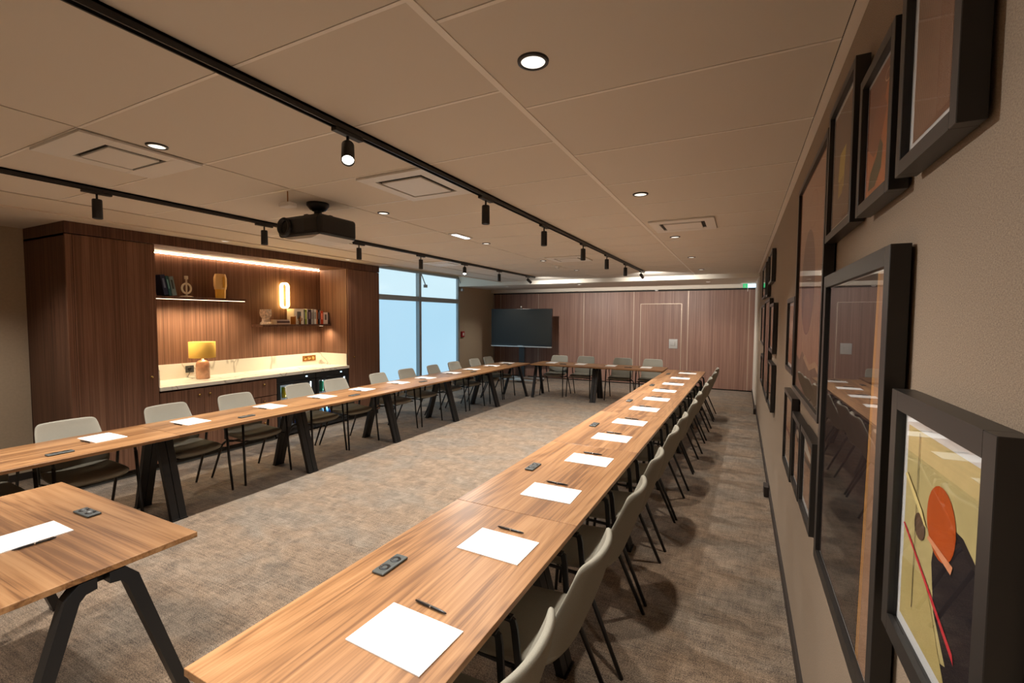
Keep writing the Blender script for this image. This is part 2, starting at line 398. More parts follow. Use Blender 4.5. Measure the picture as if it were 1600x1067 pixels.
for y in (8.61, 10.2):
    m = MB(); m.tube([(XL + .06, y - .02, 2.76), (XL + .07, y + .13, 2.50)], .012); m.box((XL + .04, y + .09, 2.44), (XL + .10, y + .17, 2.51), bev=.004)
    m.build('window_opener', 'alu_grey', wf)
o = thing('fire_call_point', 'small red and white fire call point on the taupe wall beside the window', 'call point', (XL, 10.42, 1.29))
MB().box((0, -.07, -.075), (.045, .07, .075), bev=.006).build('housing', 'red', o)
MB().box((.045, -.035, -.04), (.048, .035, .04)).build('plate', 'white_plastic', o)

# ------------------------------------------------------------------ lighting fittings
def spot_light(name, loc, target, power, col, angle, blend=.6, rad=.025):
    l = bpy.data.lights.new(name, 'SPOT'); l.energy = power; l.color = col; l.spot_size = radians(angle); l.spot_blend = blend; l.shadow_soft_size = rad
    o = bpy.data.objects.new(name, l); C.objects.link(o); o.location = loc
    o.rotation_euler = (Vector(target) - Vector(loc)).to_track_quat('-Z', 'Y').to_euler(); return o
for X, lab in ((-1.70, 'long black ceiling track crossing the middle of the room'), (-4.10, 'long black ceiling track on the cabinet and window side')):
    y1 = 9.05 if X > -2 else 9.25
    t = thing('lighting_track', lab, 'lighting track', (X, YN + .1, ZC))
    L_ = y1 - YN - .1
    m = MB(); m.box((-.018, 0, -.034), (-.011, L_, -.002)); m.box((.011, 0, -.034), (.018, L_, -.002)); m.box((-.018, 0, -.012), (.018, L_, -.002))
    m.build('rail', 'black', t); MB().box((-.019, L_, -.036), (.019, L_ + .012, -.002)).build('end_cap', 'black', t)
heads = []
def head(side, X, y, aim, i, n):
    d = Vector(aim).normalized()
    where = 'middle' if side == 'R' else 'cabinet-side'
    extra = {('R', 1): ' glaring towards the viewer', ('L', 5): ' glowing with its lamp visible', ('R', n - 1): ' tilted at the far end', ('L', n - 1): ' tilted at the far end'}.get((side, i), ' hanging straight down')
    t = thing('track_spotlight', 'black spotlight%s, %s on the %s track' % (extra, nth(i, n), where), 'spotlight', (X, y, ZC - .034), 0, 'black spotlights on the %s track' % where)
    MB().box((-.016, -.085, -.018), (.016, .085, 0), bev=.002).build('adapter', 'black', t)
    MB().tube([(0, 0, -.018), (0, 0, -.055)], .007, 8).build('stem', 'black', t)
    c = Vector((0, 0, -.06)); rot = Vector((0, 0, -1)).rotation_difference(d).to_matrix().to_4x4()
    M4 = Matrix.Translation(c) @ rot
    m = MB(); m.lathe([(.001, .008), (.026, .006), (.029, 0), (.030, -.128), (.027, -.130), (.026, -.112)], n=24, M4=M4); m.build('barrel', 'black', t)
    m = MB(); m.lathe([(.001, -.118), (.0255, -.118)], n=24, M4=M4); m.build('lamp_lens', 'lens', t)
    p = Vector((X, y, ZC - .034)) + c + d * .136
    spot_light('track_lamp', p, p + d, SPOT_W * (1.5 if i == n - 1 else 1), SPOT_COL, 118 if i < n - 1 else 100, 1)
DN = (0, 0, -1)
RY = [.25, 1.63, 2.945, 4.055, 5.256, 6.325, 7.47, 8.75]
LY = [.35, 1.605, 2.873, 4.083, 5.26, 6.411, 7.615, 8.9]
for i, y in enumerate(RY): head('R', -1.70, y, (.62, -.6, -1.0) if i == 1 else ((.1, 1, -.34) if i == 7 else DN), i, 8)
for i, y in enumerate(LY): head('L', -4.10, y, (.45, -.7, -1.2) if i == 5 else ((.15, .9, -.42) if i == 7 else DN), i, 8)
def downlight(x, y, z, lab, r=.055, pw=None, grp='recessed round ceiling downlights'):
    t = thing('ceiling_downlight', lab, 'downlight', (x, y, z), 0, grp)
    MB().lathe([(r * .78, -.002), (r * .80, -.008), (r, -.006), (r * 1.02, 0)], n=32).build('trim_ring', 'frame' if z == ZC else 'ceil_trim', t)
    MB().lathe([(.001, -.002), (r * .78, -.004)], n=32).build('reflector', 'lens_soft', t)
    spot_light('downlight_lamp', (x, y, z - .02), (x, y, 0), pw or DOWN_W, WARM, 120, .8, .04)
ys = [-.41, 1.52, 3.45, 5.40, 7.28, 9.14]
for i, y in enumerate(ys): downlight(-.685, y, ZC, 'round downlight in the tiles beside the picture wall, %s' % nth(i, 6))
ys = [-.4, 1.37, 3.10, 4.90, 6.75, 8.34]
for i, y in enumerate(ys): downlight(-2.82 if i != 4 else -2.84, y, ZC, 'round downlight between the two black tracks, %s' % nth(i, 6), r=.05, pw=22)
for i, y in enumerate((3.40, 5.32)): downlight(-5.58, y, ZC - .004, 'round recessed downlight above the marble counter, %s of its pair' % ('nearer' if i == 0 else 'farther'), r=.045, pw=10)
downlight(-5.6, 1.15, ZC - .004, 'added unseen downlight brightening the left wall in front of the tall cupboard', r=.045, pw=75)  # added lamp out of view, there to brighten the left wall
for i, (x, y) in enumerate(((-5.55, 10.75), (-3.55, 10.75), (-.68, 11.1))): downlight(x, y, ZB, 'small downlight in the lower rear ceiling, %s' % ('left, above the big screen', 'in the middle', 'right, near the exit sign')[i], r=.045, pw=40)

# air conditioning cassettes
def cassette(x0, x1, y0, y1, lab, rect=None):
    cx, cy = (x0 + x1) / 2, (y0 + y1) / 2
    t = thing('air_conditioning_cassette', lab, 'air conditioner', (cx, cy, ZC))
    hx, hy = (x1 - x0) / 2, (y1 - y0) / 2; sx, sy = rect or (.62, .62)
    m = MB(); fr = .0
    for (a, b) in (((-hx, -hy), (hx, -hy * sy)), ((-hx, hy * sy), (hx, hy)), ((-hx, -hy * sy), (-hx * sx, hy * sy)), ((hx * sx, -hy * sy), (hx, hy * sy))):
        m.box((a[0], a[1], -.016), (b[0], b[1], -.002), bev=.002)
    m.build('frame', 'cassette', t)
    MB().box((-hx * sx, -hy * sy, -.006), (hx * sx, hy * sy, -.003)).build('slot', 'slot', t)
    MB().box((-hx * sx * .84, -hy * sy * .84, -.020), (hx * sx * .84, hy * sy * .84, -.008), bev=.003).build('louvre_panel', 'cassette', t)
cassette(-3.47, -2.905, 1.075, 1.65, 'square ceiling air conditioner panel near the cabinet-side track, at upper left', (.66, .5))
cassette(-2.29, -1.745, 2.26, 2.85, 'square ceiling air conditioner panel beside the middle track, lit bluish', (.7, .7))
cassette(-.81, -.24, 4.45, 5.01, 'square ceiling air conditioner panel between the picture wall and tile joint', (.7, .6))
cassette(-2.67, -2.1, 6.4, 6.97, 'square ceiling air conditioner panel seen behind the middle track spotlights', (.7, .6))
cassette(-4.75, -4.18, 3.9, 4.47, 'square ceiling air conditioner panel just behind the projector', (.7, .6))
cassette(-4.78, -4.2, 6.1, 6.67, 'square ceiling air conditioner panel in front of the window', (.7, .6))
t = thing('window_glint_panel', 'slim glowing panel painting a window reflection on the ceiling beyond the projector', 'painted reflection', (-2.81, 4.32, ZC))  # no lamp: glowing panel stands in for window light reflected off the ceiling
MB().box((-.05, -.17, -.012), (.05, .17, 0), bev=.002).build('housing', 'white_plastic', t)
MB().box((-.03, -.14, -.016), (.03, .14, -.012)).build('diffuser', plain('window_glint_glow', (.9, .9, .9), .4, emit=(.8, .9, 1), es=2.2), t)  # emission paints the bluish window reflection
t = thing('smoke_detector', 'round white smoke detector on the ceiling at the far end', 'smoke detector', (-2.88, 7.5, ZC))
MB().lathe([(.001, -.045), (.03, -.045), (.05, -.03), (.055, -.012), (.055, 0)], n=24).build('housing', 'white_plastic', t)
MB().lathe([(.03, -.056), (.034, -.05), (.03, -.045)], n=20, cap=True).build('sensor_cap', 'white_plastic', t)
t = thing('ceiling_sensor', 'small white box sensor hanging on a rod beside the projector', 'sensor', (-2.97, 2.27, ZC))
MB().tube([(0, 0, 0), (0, 0, -.085)], .004, 8).build('rod', 'gold', t)
MB().box((-.055, -.035, -.115), (.055, .035, -.085), bev=.006).build('housing', 'white_plastic', t)
t = thing('motion_detector', 'small white motion detector under the rear ceiling edge', 'motion detector', (-1.95, YF - .10, 2.47))
MB().lathe([(.001, -.035), (.03, -.03), (.045, -.012), (.045, 0)], n=20).build('housing', 'white_plastic', t)

# projector
t = thing('ceiling_projector', 'black projector with white underside hanging from the ceiling', 'projector', (-3.07, 2.62, ZC))
def proj_body():
    m = MB(); m.box((-.26, -.175, -.285), (.22, .20, -.125), bev=.028, seg=3); return m
proj_body().build('body', 'blacksatin', t)
m = MB(); m.prism([(-.22, -.165, -.284), (.205, -.165, -.284), (.12, -.165, -.306), (-.12, -.165, -.306)], (0, .35, 0)); m.build('underside_panel', 'white_plastic', t)
Mx = Matrix.Translation((-.165, -.17, -.205)) @ Matrix.Rotation(pi / 2, 4, 'X')
ln = MB().lathe([(.072, -.01), (.074, .02), (.066, .03), (.058, .028), (.052, .006), (.001, .004)], n=32, M4=Mx).build('lens_ring', 'black', t)
MB().lathe([(.001, .018), (.03, .014), (.05, .006)], n=32, M4=Mx).build('lens', 'screen', ln)
MB().box((.05, -.178, -.25), (.19, -.172, -.16), bev=.002).build('vent_grille', 'slot', t)
MB().tube([(0, 0, -.11), (0, 0, -.02)], .03, 16).build('mount_pole', 'black', t)
m = MB(); m.lathe([(.001, 0), (.085, 0), (.085, -.02), (.06, -.055), (.045, -.06)], n=24); m.build('mount_plate', 'black', t)
m = MB(); m.box((-.15, -.015, -.128), (.15, .015, -.108), bev=.003); m.box((-.02, -.12, -.128), (.02, .12, -.108), bev=.003); m.build('mount_bracket', 'black', t)

# exit sign on the right of the far pelmet
t = thing('exit_sign', 'small green and white emergency exit sign near the far right corner', 'exit sign', (.14, 11.75, ZB))
MB().box((-.17, -.01, -.02), (.12, .01, 0)).build('mount', 'white_plastic', t)
sg = MB().box((-.12, -.008, -.11), (.14, .008, -.02), bev=.002).build('sign_plate', plain('sign_white', (.7, .85, .95), .4, emit=(.55, .8, 1), es=.8), t)
m = MB(); m.box((-.125, -.011, -.112), (-.03, -.007, -.018)); m.build('green_pictogram_field', plain('sign_green', (.02, .35, .12), .4, emit=(.05, .7, .25), es=.5), t)
m = MB(); m.tube([(-.085, -.013, -.045), (-.08, -.013, -.075), (-.095, -.013, -.10)], .004, 6); m.tube([(-.08, -.013, -.075), (-.065, -.013, -.10)], .004, 6); m.tube([(-.10, -.013, -.065), (-.083, -.013, -.055), (-.065, -.013, -.065)], .003, 6)
m.lathe([(.001, .006), (.006, 0), (.001, -.006)], c=(-.085, -.013, -.036), n=8); m.build('running_figure', 'white_plastic', t)
MB().box((-.03, -.0, -.19), (-.018, .012, -.11)).build('hanging_rod', 'white_plastic', t)

# ------------------------------------------------------------------ tables
def wedge_leg(parent, x, w, sgn):
    """one splayed leg of an A frame standing at local x, running along y"""
    m = MB()
    top = [(x, sgn * .030, .700), (x, sgn * .062, .690), (x, sgn * .095, .655), (x, sgn * .290, .004)]
    m.tube([Vector(p) for p in top], 0, sq=(.046, w) if False else (w, .046))
    return m
def a_leg(x, w, sgn):
    m = MB(); t0 = .046
    # profile polygon in y-z, extruded along x
    P = [(sgn * .020, .712), (sgn * .075, .712), (sgn * .118, .665), (sgn * .312, .0), (sgn * .270, .0), (sgn * .075, .640), (sgn * .055, .662), (sgn * .020, .668)]
    m.prism([(x - w / 2, y, z) for (y, z) in P], (w, 0, 0)); return m
def make_table(L_, W_, label, group, name='conference_table', end_w=(.055, .055)):
    t = thing(name, label, 'table', (0, 0, 0), 0, group)
    m = MB(); hx, hy = L_ / 2 - .0015, W_ / 2
    m.box((-hx, -hy, .716), (hx, hy, .740), mat=0, bev=.0012, seg=1)
    top = m.build('tabletop', ['table'], t)
    m = MB(); m.box((-hx + .05, -.035, .672), (hx - .05, .035, .715)); m.box((-hx + .04, -.30, .700), (-hx + .10, .30, .7155)); m.box((hx - .10, -.30, .700), (hx - .04, .30, .7155))
    m.build('under_frame', 'black', t)
    for sx, w_ in ((-1, end_w[0]), (1, end_w[1])):
        for sg in (-1, 1):
            lg = a_leg(sx * (hx - w_ / 2 - .0012), w_, sg).build('leg', 'black', t)
            m = MB(); xx = sx * (hx - w_ / 2 - .0012); m.box((xx - w_ / 2 - .001, sg * .266 if sg > 0 else -.32, 0), (xx + w_ / 2 + .001, sg * .32 if sg > 0 else -.266, .012)); m.build('foot_pad', 'blacksatin', lg)
    return t
def place_row(bounds, cx, slope, half, side, group):
    n = len(bounds) - 1
    for i, (a, b) in enumerate(zip(bounds, bounds[1:])):
        yc = (a + b) / 2
        t = make_table(b - a, half * 2, 'long wood-top table in the %s row, %s' % (side, nth(i, n)), group)
        t.location = (cx + slope * yc, yc, 0); t.rotation_euler[2] = pi / 2 - math.atan(slope)
RB = [.69, 2.066, 3.418, 4.79, 6.22, 7.75, 9.33]
LB = [.74, 2.14, 3.50, 4.90, 6.36, 7.80, 9.17]
place_row(RB, -1.055, .0145, .345, 'right', 'tables in the right row')
place_row(LB, -4.572, .0075, .355, 'left', 'tables in the left row')
t = make_table(1.40, .70, 'separate wood-top table in the near left corner of the photo', 'cross tables'); t.location = (-2.93, .845, 0)
for i, x in enumerate((-3.395, -2.005)):
    t = make_table(1.386, .74, 'wood-top table across the far end, %s' % ('left one beside the screen' if i == 0 else 'right one towards the picture wall'), 'cross tables'); t.location = (x, 9.39, 0)
def xR(y): return -1.055 + .0145 * y
def xL(y): return -4.572 + .0075 * y

# ------------------------------------------------------------------ chairs
def shell(prof, thick, nx=10):
    """upholstered slab: prof = list of (y, z, halfwidth, forward curl at the sides, up curl at the sides)"""
    m = MB(); bm = m.bm; P = [Vector((0, p[0], p[1])) for p in prof]; rows = []
    front, back = [], []
    for i, p in enumerate(prof):
        t = (P[min(i + 1, len(P) - 1)] - P[max(i - 1, 0)]).normalized(); nrm = Vector((0, t.z, -t.y))
        if nrm.y < 0 and abs(nrm.y) > abs(nrm.z): nrm = -nrm
        fr, bk = [], []
        for k in range(nx + 1):
            u = -1 + 2 * k / nx; uu = sin(u * pi / 2) * .35 + u * .65
            q = Vector((p[2] * uu, p[0] + p[3] * abs(uu) ** 2.2, p[1] + p[4] * abs(uu) ** 2.5))
            th = thick * (1 if 0 < k < nx else .55) * (1 if 0 < i < len(prof) - 1 else .55)
            fr.append(bm.verts.new(q + nrm * th / 2)); bk.append(bm.verts.new(q - nrm * th / 2))
        front.append(fr); back.append(bk)
    R_ = len(prof)
    for i in range(R_ - 1):
        for k in range(nx):
            bm.faces.new((front[i][k], front[i][k + 1], front[i + 1][k + 1], front[i + 1][k]))
            bm.faces.new((back[i][k + 1], back[i][k], back[i + 1][k], back[i + 1][k + 1]))
        for k in (0, nx): bm.faces.new((front[i][k], front[i + 1][k], back[i + 1][k], back[i][k]) if k == 0 else (front[i + 1][k], front[i][k], back[i][k], back[i + 1][k]))
    for i in (0, R_ - 1):
        for k in range(nx): bm.faces.new((front[i][k + 1], front[i][k], back[i][k], back[i][k + 1]) if i == 0 else (front[i][k], front[i][k + 1], back[i][k + 1], back[i][k]))
    for f in bm.faces: f.smooth = True
    return m
def sub(o, lv=2):
    md = o.modifiers.new('sub', 'SUBSURF'); md.levels = lv; md.render_levels = lv; return o
def make_chair():
    t = thing('conference_chair', 'chair', 'chair')
    back = shell([(-.322, .870, .165, .03, 0), (-.325, .862, .190, .04, -.004), (-.322, .825, .202, .048, 0), (-.300, .735, .212, .066, 0), (-.266, .640, .220, .078, 0), (-.234, .560, .226, .082, 0), (-.212, .500, .225, .075, .01), (-.185, .455, .210, .02, .03), (-.140, .425, .18, -.0, .03), (-.10, .418, .15, 0, .02)], .030)
    sub(back.build('backrest', 'fabric', t))
    seat = shell([(-.215, .492, .170, .03, .012), (-.19, .480, .205, .02, .02), (-.12, .468, .228, 0, .02), (0, .462, .236, 0, .014), (.12, .466, .236, 0, .004), (.20, .466, .225, -.012, 0), (.238, .455, .20, -.03, 0), (.250, .440, .17, -.04, 0)], .042)
    sub(seat.build('seat', 'fabric', t))
    m = MB(); m.tube([(-.20, .15, .425), (.20, .15, .425)], .010); m.tube([(-.18, -.06, .405), (.18, -.06, .405)], .010)
    for s in (-1, 1): m.tube([(s * .18, -.08, .41), (s * .19, .16, .425), (s * .245, .20, .43)], .009)
    m.build('seat_frame', 'black', t)
    for s in (-1, 1):
        m = MB(); m.tube([(s * .272, .262, 0), (s * .262, .235, .30), (s * .255, .215, .62)], [.0105, .012, .012]); m.build('leg', 'black', t)
        m = MB(); m.tube([(s * .190, -.03, .412), (s * .240, -.085, .415), (s * .258, -.125, .375), (s * .272, -.290, 0)], [.011, .012, .012, .0105]); m.build('leg', 'black', t)
        ar = MB(); ar.tube([(s * .255, .215, .61), (s * .255, .205, .650), (s * .255, .185, .656), (s * .255, -.045, .656), (s * .255, -.062, .648), (s * .253, -.068, .62), (s * .245, -.085, .44), (s * .19, -.085, .412)], 0, sq=(.026, .011))
        a = ar.build('armrest', 'black', t)
        MB().box((s * .255 - .016, -.06, .656), (s * .255 + .016, .06, .664), bev=.003).build('arm_pad', 'alu_grey' if False else 'black', a)
    return t
ch0 = make_chair(); used = [False]
def chair(x, y, rz, label, group):
    o = ch0 if not used[0] else copy_tree(ch0); used[0] = True
    o.location = (x, y, 0); o.rotation_euler = (0, 0, rz); o['label'] = label; o['group'] = group; return o
RCY = [1.08, 1.68, 2.40, 3.03, 3.755, 4.36, 5.125, 5.74, 6.555, 7.27, 8.085, 8.80]
for i, y in enumerate(RCY):
    chair(xR(y) + .262 + random.uniform(-.012, .012), y, pi / 2 + random.uniform(-.012, .012), 'grey-beige armchair on the picture-wall side, %s' % nth(i, 12), 'chairs along the right table row')
LCY = [1.085, 1.69, 2.47, 3.155, 4.0, 4.57, 5.37, 6.025, 6.78, 7.465, 8.22, 8.82]
LCD = [0, .03, -.06, -.10, -.15, -.12, -.02, -.03, -.01, -.05, -.03, -.04]
for i, y in enumerate(LCY):
    back = -4.72 + LCD[i] * .6
    chair(back, y, -pi / 2 + [0, 0, .08, .03, .06, .0, .10, .0, .12, .0, 0, .03][i] * 1.0, 'pale grey armchair on the cabinet and window side, %s' % nth(i, 12), 'chairs along the left table row')
for i, (x, y, r) in enumerate(((-3.74, 9.66, .0), (-3.14, 9.74, -.03), (-2.29, 9.74, .03), (-1.66, 9.76, 0))):
    chair(x, y, pi + r, 'grey upholstered armchair at the far cross tables, %s from the left' % ['first', 'second', 'third', 'fourth'][i], 'chairs behind the far tables')

# ------------------------------------------------------------------ stationery and sockets on the tables
def make_pad():
    m = MB(); m.box((-.105, -.1485, 0), (.105, .1485, .004), mat=0)
    m.mi = 1
    for k in range(3): m.poly([(-.080 + k * .012, .118, .0043), (-.072 + k * .012, .118, .0043), (-.070 + k * .012, .128, .0043), (-.078 + k * .012, .128, .0043)])
    return m.build('paper_pad', ['paper', 'greyink'], recalc=False)
pad0 = make_pad(); pen0 = thing('ballpoint_pen', 'pen', 'pen')
m = MB(); m.tube([(0, -.07, .006), (0, -.062, .006), (0, -.045, .006), (0, .055, .006), (0, .069, .006)], [.0012, .0035, .005, .005, .003], 12); m.build('barrel', 'blacksatin', pen0)
m = MB(); m.tube([(0, -.003, .006), (0, .003, .006)], .0056, 12); m.build('ring', 'chrome', pen0)
MB().box((-.0015, .012, .0105), (.0015, .062, .0125)).build('clip', 'chrome', pen0)
first = {'pad': True, 'pen': True, 'sock': True}
TZ = .7402
def pad(x, y, rz, lab, grp, pen=(.135, 0, 0)):
    global pad0
    p = pad0 if first['pad'] else pad0.copy()
    if not first['pad']: C.objects.link(p)
    first['pad'] = False
    p.location = (x, y, TZ); p.rotation_euler = (0, 0, rz); tag(p, 'white notepad ' + lab, 'notepad', grp)
    if pen:
        q = pen0 if first['pen'] else copy_tree(pen0); first['pen'] = False
        a = Matrix.Rotation(rz, 3, 'Z') @ Vector((pen[0], pen[1], 0))
        q.location = (x + a.x, y + a.y, TZ); q.rotation_euler = (0, 0, rz + pen[2]); q['label'] = 'dark pen beside the notepad ' + lab; q['group'] = 'pens ' + grp.split(' ', 1)[1]
sock0 = thing('power_socket', 'socket', 'power socket')
MB().box((-.075, -.030, 0), (.075, .030, .011), bev=.006, seg=3).build('housing', 'socket', sock0)
for s in (-1, 1):
    k = MB(); k.lathe([(.0225, .0112), (.0215, .0125), (.019, .0112), (.001, .0108)], c=(s * .032, 0, 0), n=24); so = k.build('outlet', 'blacksatin', sock0)
    m = MB()
    for q in (-1, 1): m.tube([(s * .032, q * .0155, .0108), (s * .032, q * .0155, .014)], .002, 6)
    m.build('earth_contact', 'chrome', so)
def sock(x, y, rz, lab, grp):
    o = sock0 if first['sock'] else copy_tree(sock0); first['sock'] = False
    o.location = (x, y, TZ); o.rotation_euler = (0, 0, rz); o['label'] = lab; o['group'] = grp
RP = [(-.915, 1.085), (-.925, 1.72), (-.943, 2.389), (-.930, 3.076), (-.940, 3.745), (-.930, 4.386), (-.925, 5.106), (-.910, 5.809), (-.920, 6.535), (-.900, 7.28), (-.885, 8.05), (-.850, 8.85)]
for i, (x, y) in enumerate(RP):
    pad(x, y, pi / 2 + (-.05 if i == 0 else random.uniform(-.04, .02)), 'on the right table row, %s' % nth(i, 12), 'notepads on the right tables', (.148, .02, random.uniform(-.06, .08)))
for i, y in enumerate([1.378, 2.75, 4.12, 5.54, 7.0, 8.56]):
    sock(-1.235 + .0125 * (y - 1.378), y, pi / 2, 'black double socket on the right table row, %s' % nth(i, 6), 'power sockets on the right tables')
LP = [(-4.65, 1.05), (-4.653, 1.794), (-4.645, 2.458), (-4.661, 3.29), (-4.675, 4.005), (-4.66, 4.663), (-4.66, 5.414), (-4.63, 6.052), (-4.65, 6.83), (-4.63, 7.49), (-4.61, 8.26), (-4.60, 8.92)]
for i, (x, y) in enumerate(LP):
    pad(x, y, -pi / 2 + random.uniform(.0, .08), 'on the left table row, %s' % nth(i, 12), 'notepads on the left tables', (.128, .035, random.uniform(-.05, .05)))
for i, y in enumerate([1.441, 2.839, 4.257, 5.666, 7.154, 8.609]):
    sock(-4.385, y, pi / 2, 'black double socket on the left table row, %s' % nth(i, 6), 'power sockets on the left tables')
pad(-2.855, .79, 0, 'on the separate table in the near left corner', 'notepads on the cross tables', (.128, .01, -.06))
sock(-2.93, 1.055, .02, 'black double power socket on the separate table in the near left corner', 'power sockets on the cross tables')
for i, x in enumerate((-3.75, -3.085, -2.42, -1.70)):
    pad(x, 9.49, pi + random.uniform(-.04, .04), 'on the far cross tables, %s from the left' % ['first', 'second', 'third', 'fourth'][i], 'notepads on the cross tables', (.14, .03, .3))
for i, x in enumerate((-3.42, -2.02)):
    sock(x, 9.28, 0, 'black double power socket on the far cross tables, %s one' % ('left' if i == 0 else 'right'), 'power sockets on the cross tables')

# ------------------------------------------------------------------ cabinet wall with lit niche
CX, NB = -5.80, -6.45
Y0, Y1, Y2, Y3 = 2.01, 2.76, 5.52, 6.25
G = 'built-in walnut cabinetry'
def knob(x, y, z, parent, horizontal=False):
    m = MB(); Mk = Matrix.Translation((x, y, z)) @ Matrix.Rotation(pi / 2, 4, 'Y')
    m.lathe([(.006, 0), (.006, .014), (.013, .018), (.013, .028), (.001, .030)], n=16, M4=Mk); m.build('knob', 'brass', parent, world=True)
for (a, b, lab, ky) in ((Y0, Y1, 'tall walnut cupboard left of the lit shelf niche', Y1 - .08), (Y2, Y3, 'tall walnut cupboard between the lit niche and the window', Y2 + .10)):
    t = thing('tall_cupboard', lab, 'cupboard', (CX, (a + b) / 2, 0))
    m = MB(); m.box((XL + .002, a, .08), (CX - .022, a + .02, 2.53)); m.box((XL + .002, b - .02, .08), (CX - .022, b, 2.53)); m.box((XL + .002, a, .08), (CX - .022, b, .10)); m.box((XL + .002, a, 2.51), (CX - .022, b, 2.53)); m.box((XL + .002, a, .08), (XL + .012, b, 2.53))
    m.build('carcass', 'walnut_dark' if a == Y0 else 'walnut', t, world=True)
    m = MB(); m.box((CX - .020, a + (.055 if a == Y0 else .004), .085), (CX, b - .004, 2.525), bev=.0015, seg=1)
    d = m.build('door', 'walnut', t, world=True); knob(CX, ky, 1.07, d)
    if a == Y0: MB().box((CX - .020, a, .085), (CX, a + .051, 2.525)).build('side_stile', 'walnut', t, world=True)
    MB().box((XL + .002, a + .004, 0), (CX - .05, b - .004, .08)).build('plinth', 'slot', t, world=True)
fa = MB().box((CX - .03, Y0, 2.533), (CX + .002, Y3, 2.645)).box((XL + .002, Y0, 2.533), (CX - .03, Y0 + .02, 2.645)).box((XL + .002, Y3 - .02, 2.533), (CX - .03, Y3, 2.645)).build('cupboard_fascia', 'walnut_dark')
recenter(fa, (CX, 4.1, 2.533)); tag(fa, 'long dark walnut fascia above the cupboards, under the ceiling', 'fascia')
t = thing('niche_panelling', 'lit walnut back panelling of the niche above the counter', 'panelling', (NB, (Y1 + Y2) / 2, 1.13))
MB().box((NB - .02, Y1, 1.13), (NB, Y2, 2.53)).build('back_panel', 'walnut', t, world=True)
MB().box((NB, Y1, 2.535), (CX - .031, Y2, 2.55)).build('top_panel', 'walnut', t, world=True)
MB().box((NB + .02, Y2 - .008, 1.13), (CX - .023, Y2 - .001, 2.53)).build('side_panel', 'walnut', t, world=True)
MB().box((NB + .02, Y1 + .001, 1.13), (CX - .023, Y1 + .008, 2.53)).build('side_panel', 'walnut', t, world=True)
t = thing('led_strip_light', 'long warm LED strip along the top back edge of the niche', 'strip light', (NB + .02, (Y1 + Y2) / 2, 2.50))
MB().box((NB + .001, Y1 + .02, 2.512), (NB + .010, Y2 - .02, 2.533)).build('profile', 'walnut_dark', t, world=True)
MB().box((NB + .010, Y1 + .02, 2.514), (NB + .020, Y2 - .02, 2.524)).build('diffuser', 'led', t, world=True)
# counter
t = thing('marble_worktop', 'long cream marble worktop with upstand and grey veins', 'worktop', (CX, (Y1 + Y2) / 2, .90))
MB().box((NB, Y1 + .002, .895), (CX + .015, Y2 - .002, .938), bev=.002, seg=1).build('slab', 'marble', t, world=True)
m = MB(); m.box((NB, Y1 + .002, .938), (NB + .02, Y2 - .002, 1.13)); m.box((NB + .02, Y2 - .022, .938), (CX - .03, Y2 - .009, 1.13)); m.box((NB + .02, Y1 + .009, .938), (CX - .03, Y1 + .022, 1.13))
m.build('upstand', 'marble', t, world=True)
# base cupboard with two doors, drawer unit
def base_unit(a, b, lab, kind):
    t = thing('base_cupboard' if kind == 'door' else 'drawer_unit', lab, 'cupboard', (CX, (a + b) / 2, 0))
    m = MB(); m.box((XL + .01, a, .08), (CX - .022, a + .018, .875)); m.box((XL + .01, b - .018, .08), (CX - .022, b, .875)); m.box((XL + .01, a, .08), (CX - .022, b, .098)); m.box((XL + .01, a, .857), (CX - .022, b, .875))
    m.build('carcass', 'walnut_dark', t, world=True)
    MB().box((XL + .01, a + .002, 0), (CX - .05, b - .002, .08)).build('plinth', 'slot', t, world=True)
    if kind == 'door':
        mid = (a + b) / 2
        for (p, q, ky) in ((a + .002, mid - .0015, mid - .06), (mid + .0015, b - .002, mid + .06)):
            d = MB().box((CX - .020, p, .09), (CX, q, .872), bev=.0015, seg=1).build('door', 'walnut', t, world=True); knob(CX, ky, .80, d)
    else:
        for (p, q) in ((.09, .345), (.355, .64), (.65, .872)):
            d = MB().box((CX - .020, a + .002, p), (CX, b - .002, q), bev=.0015, seg=1).build('drawer', 'walnut', t, world=True); knob(CX, (a + b) / 2 + .05, q - .06, d)
base_unit(Y1, 3.70, 'low walnut cupboard with two doors under the marble', 'door'); base_unit(3.70, 4.20, 'low walnut drawer unit beside the drinks fridges', 'drawer')
# fridges and their drinks
COLS = {'green': (40, 150, 110), 'yellow': (226, 190, 30), 'red': (176, 30, 40), 'dark red': (110, 22, 34), 'blue': (30, 80, 170), 'orange': (224, 110, 50), 'light blue': (120, 180, 220)}
CM = {k: plain('can_' + k.replace(' ', '_'), lin(v), .3, metal=.3) for k, v in COLS.items()}
def can(x, y, z, h, r, col, lab, bottle=False):
    t = thing('drink_bottle' if bottle else 'drink_can', lab, 'bottle' if bottle else 'can', (x, y, z), 0, 'drinks in the fridges')
    if bottle:
        MB().lathe([(.001, 0), (r, .002), (r, h * .6), (r * .45, h * .8), (r * .4, h * .93)], n=14).build('body', CM[col], t)
        MB().lathe([(r * .45, h * .93), (r * .45, h), (.001, h)], n=12).build('cap', 'white_plastic', t)
    else:
        MB().lathe([(.001, 0), (r * .85, 0), (r, .008), (r, h - .012), (r * .82, h - .002)], n=14).build('body', CM[col], t)
        MB().lathe([(r * .82, h - .002), (r * .8, h), (.001, h - .003)], n=14).build('lid', 'alu', t)
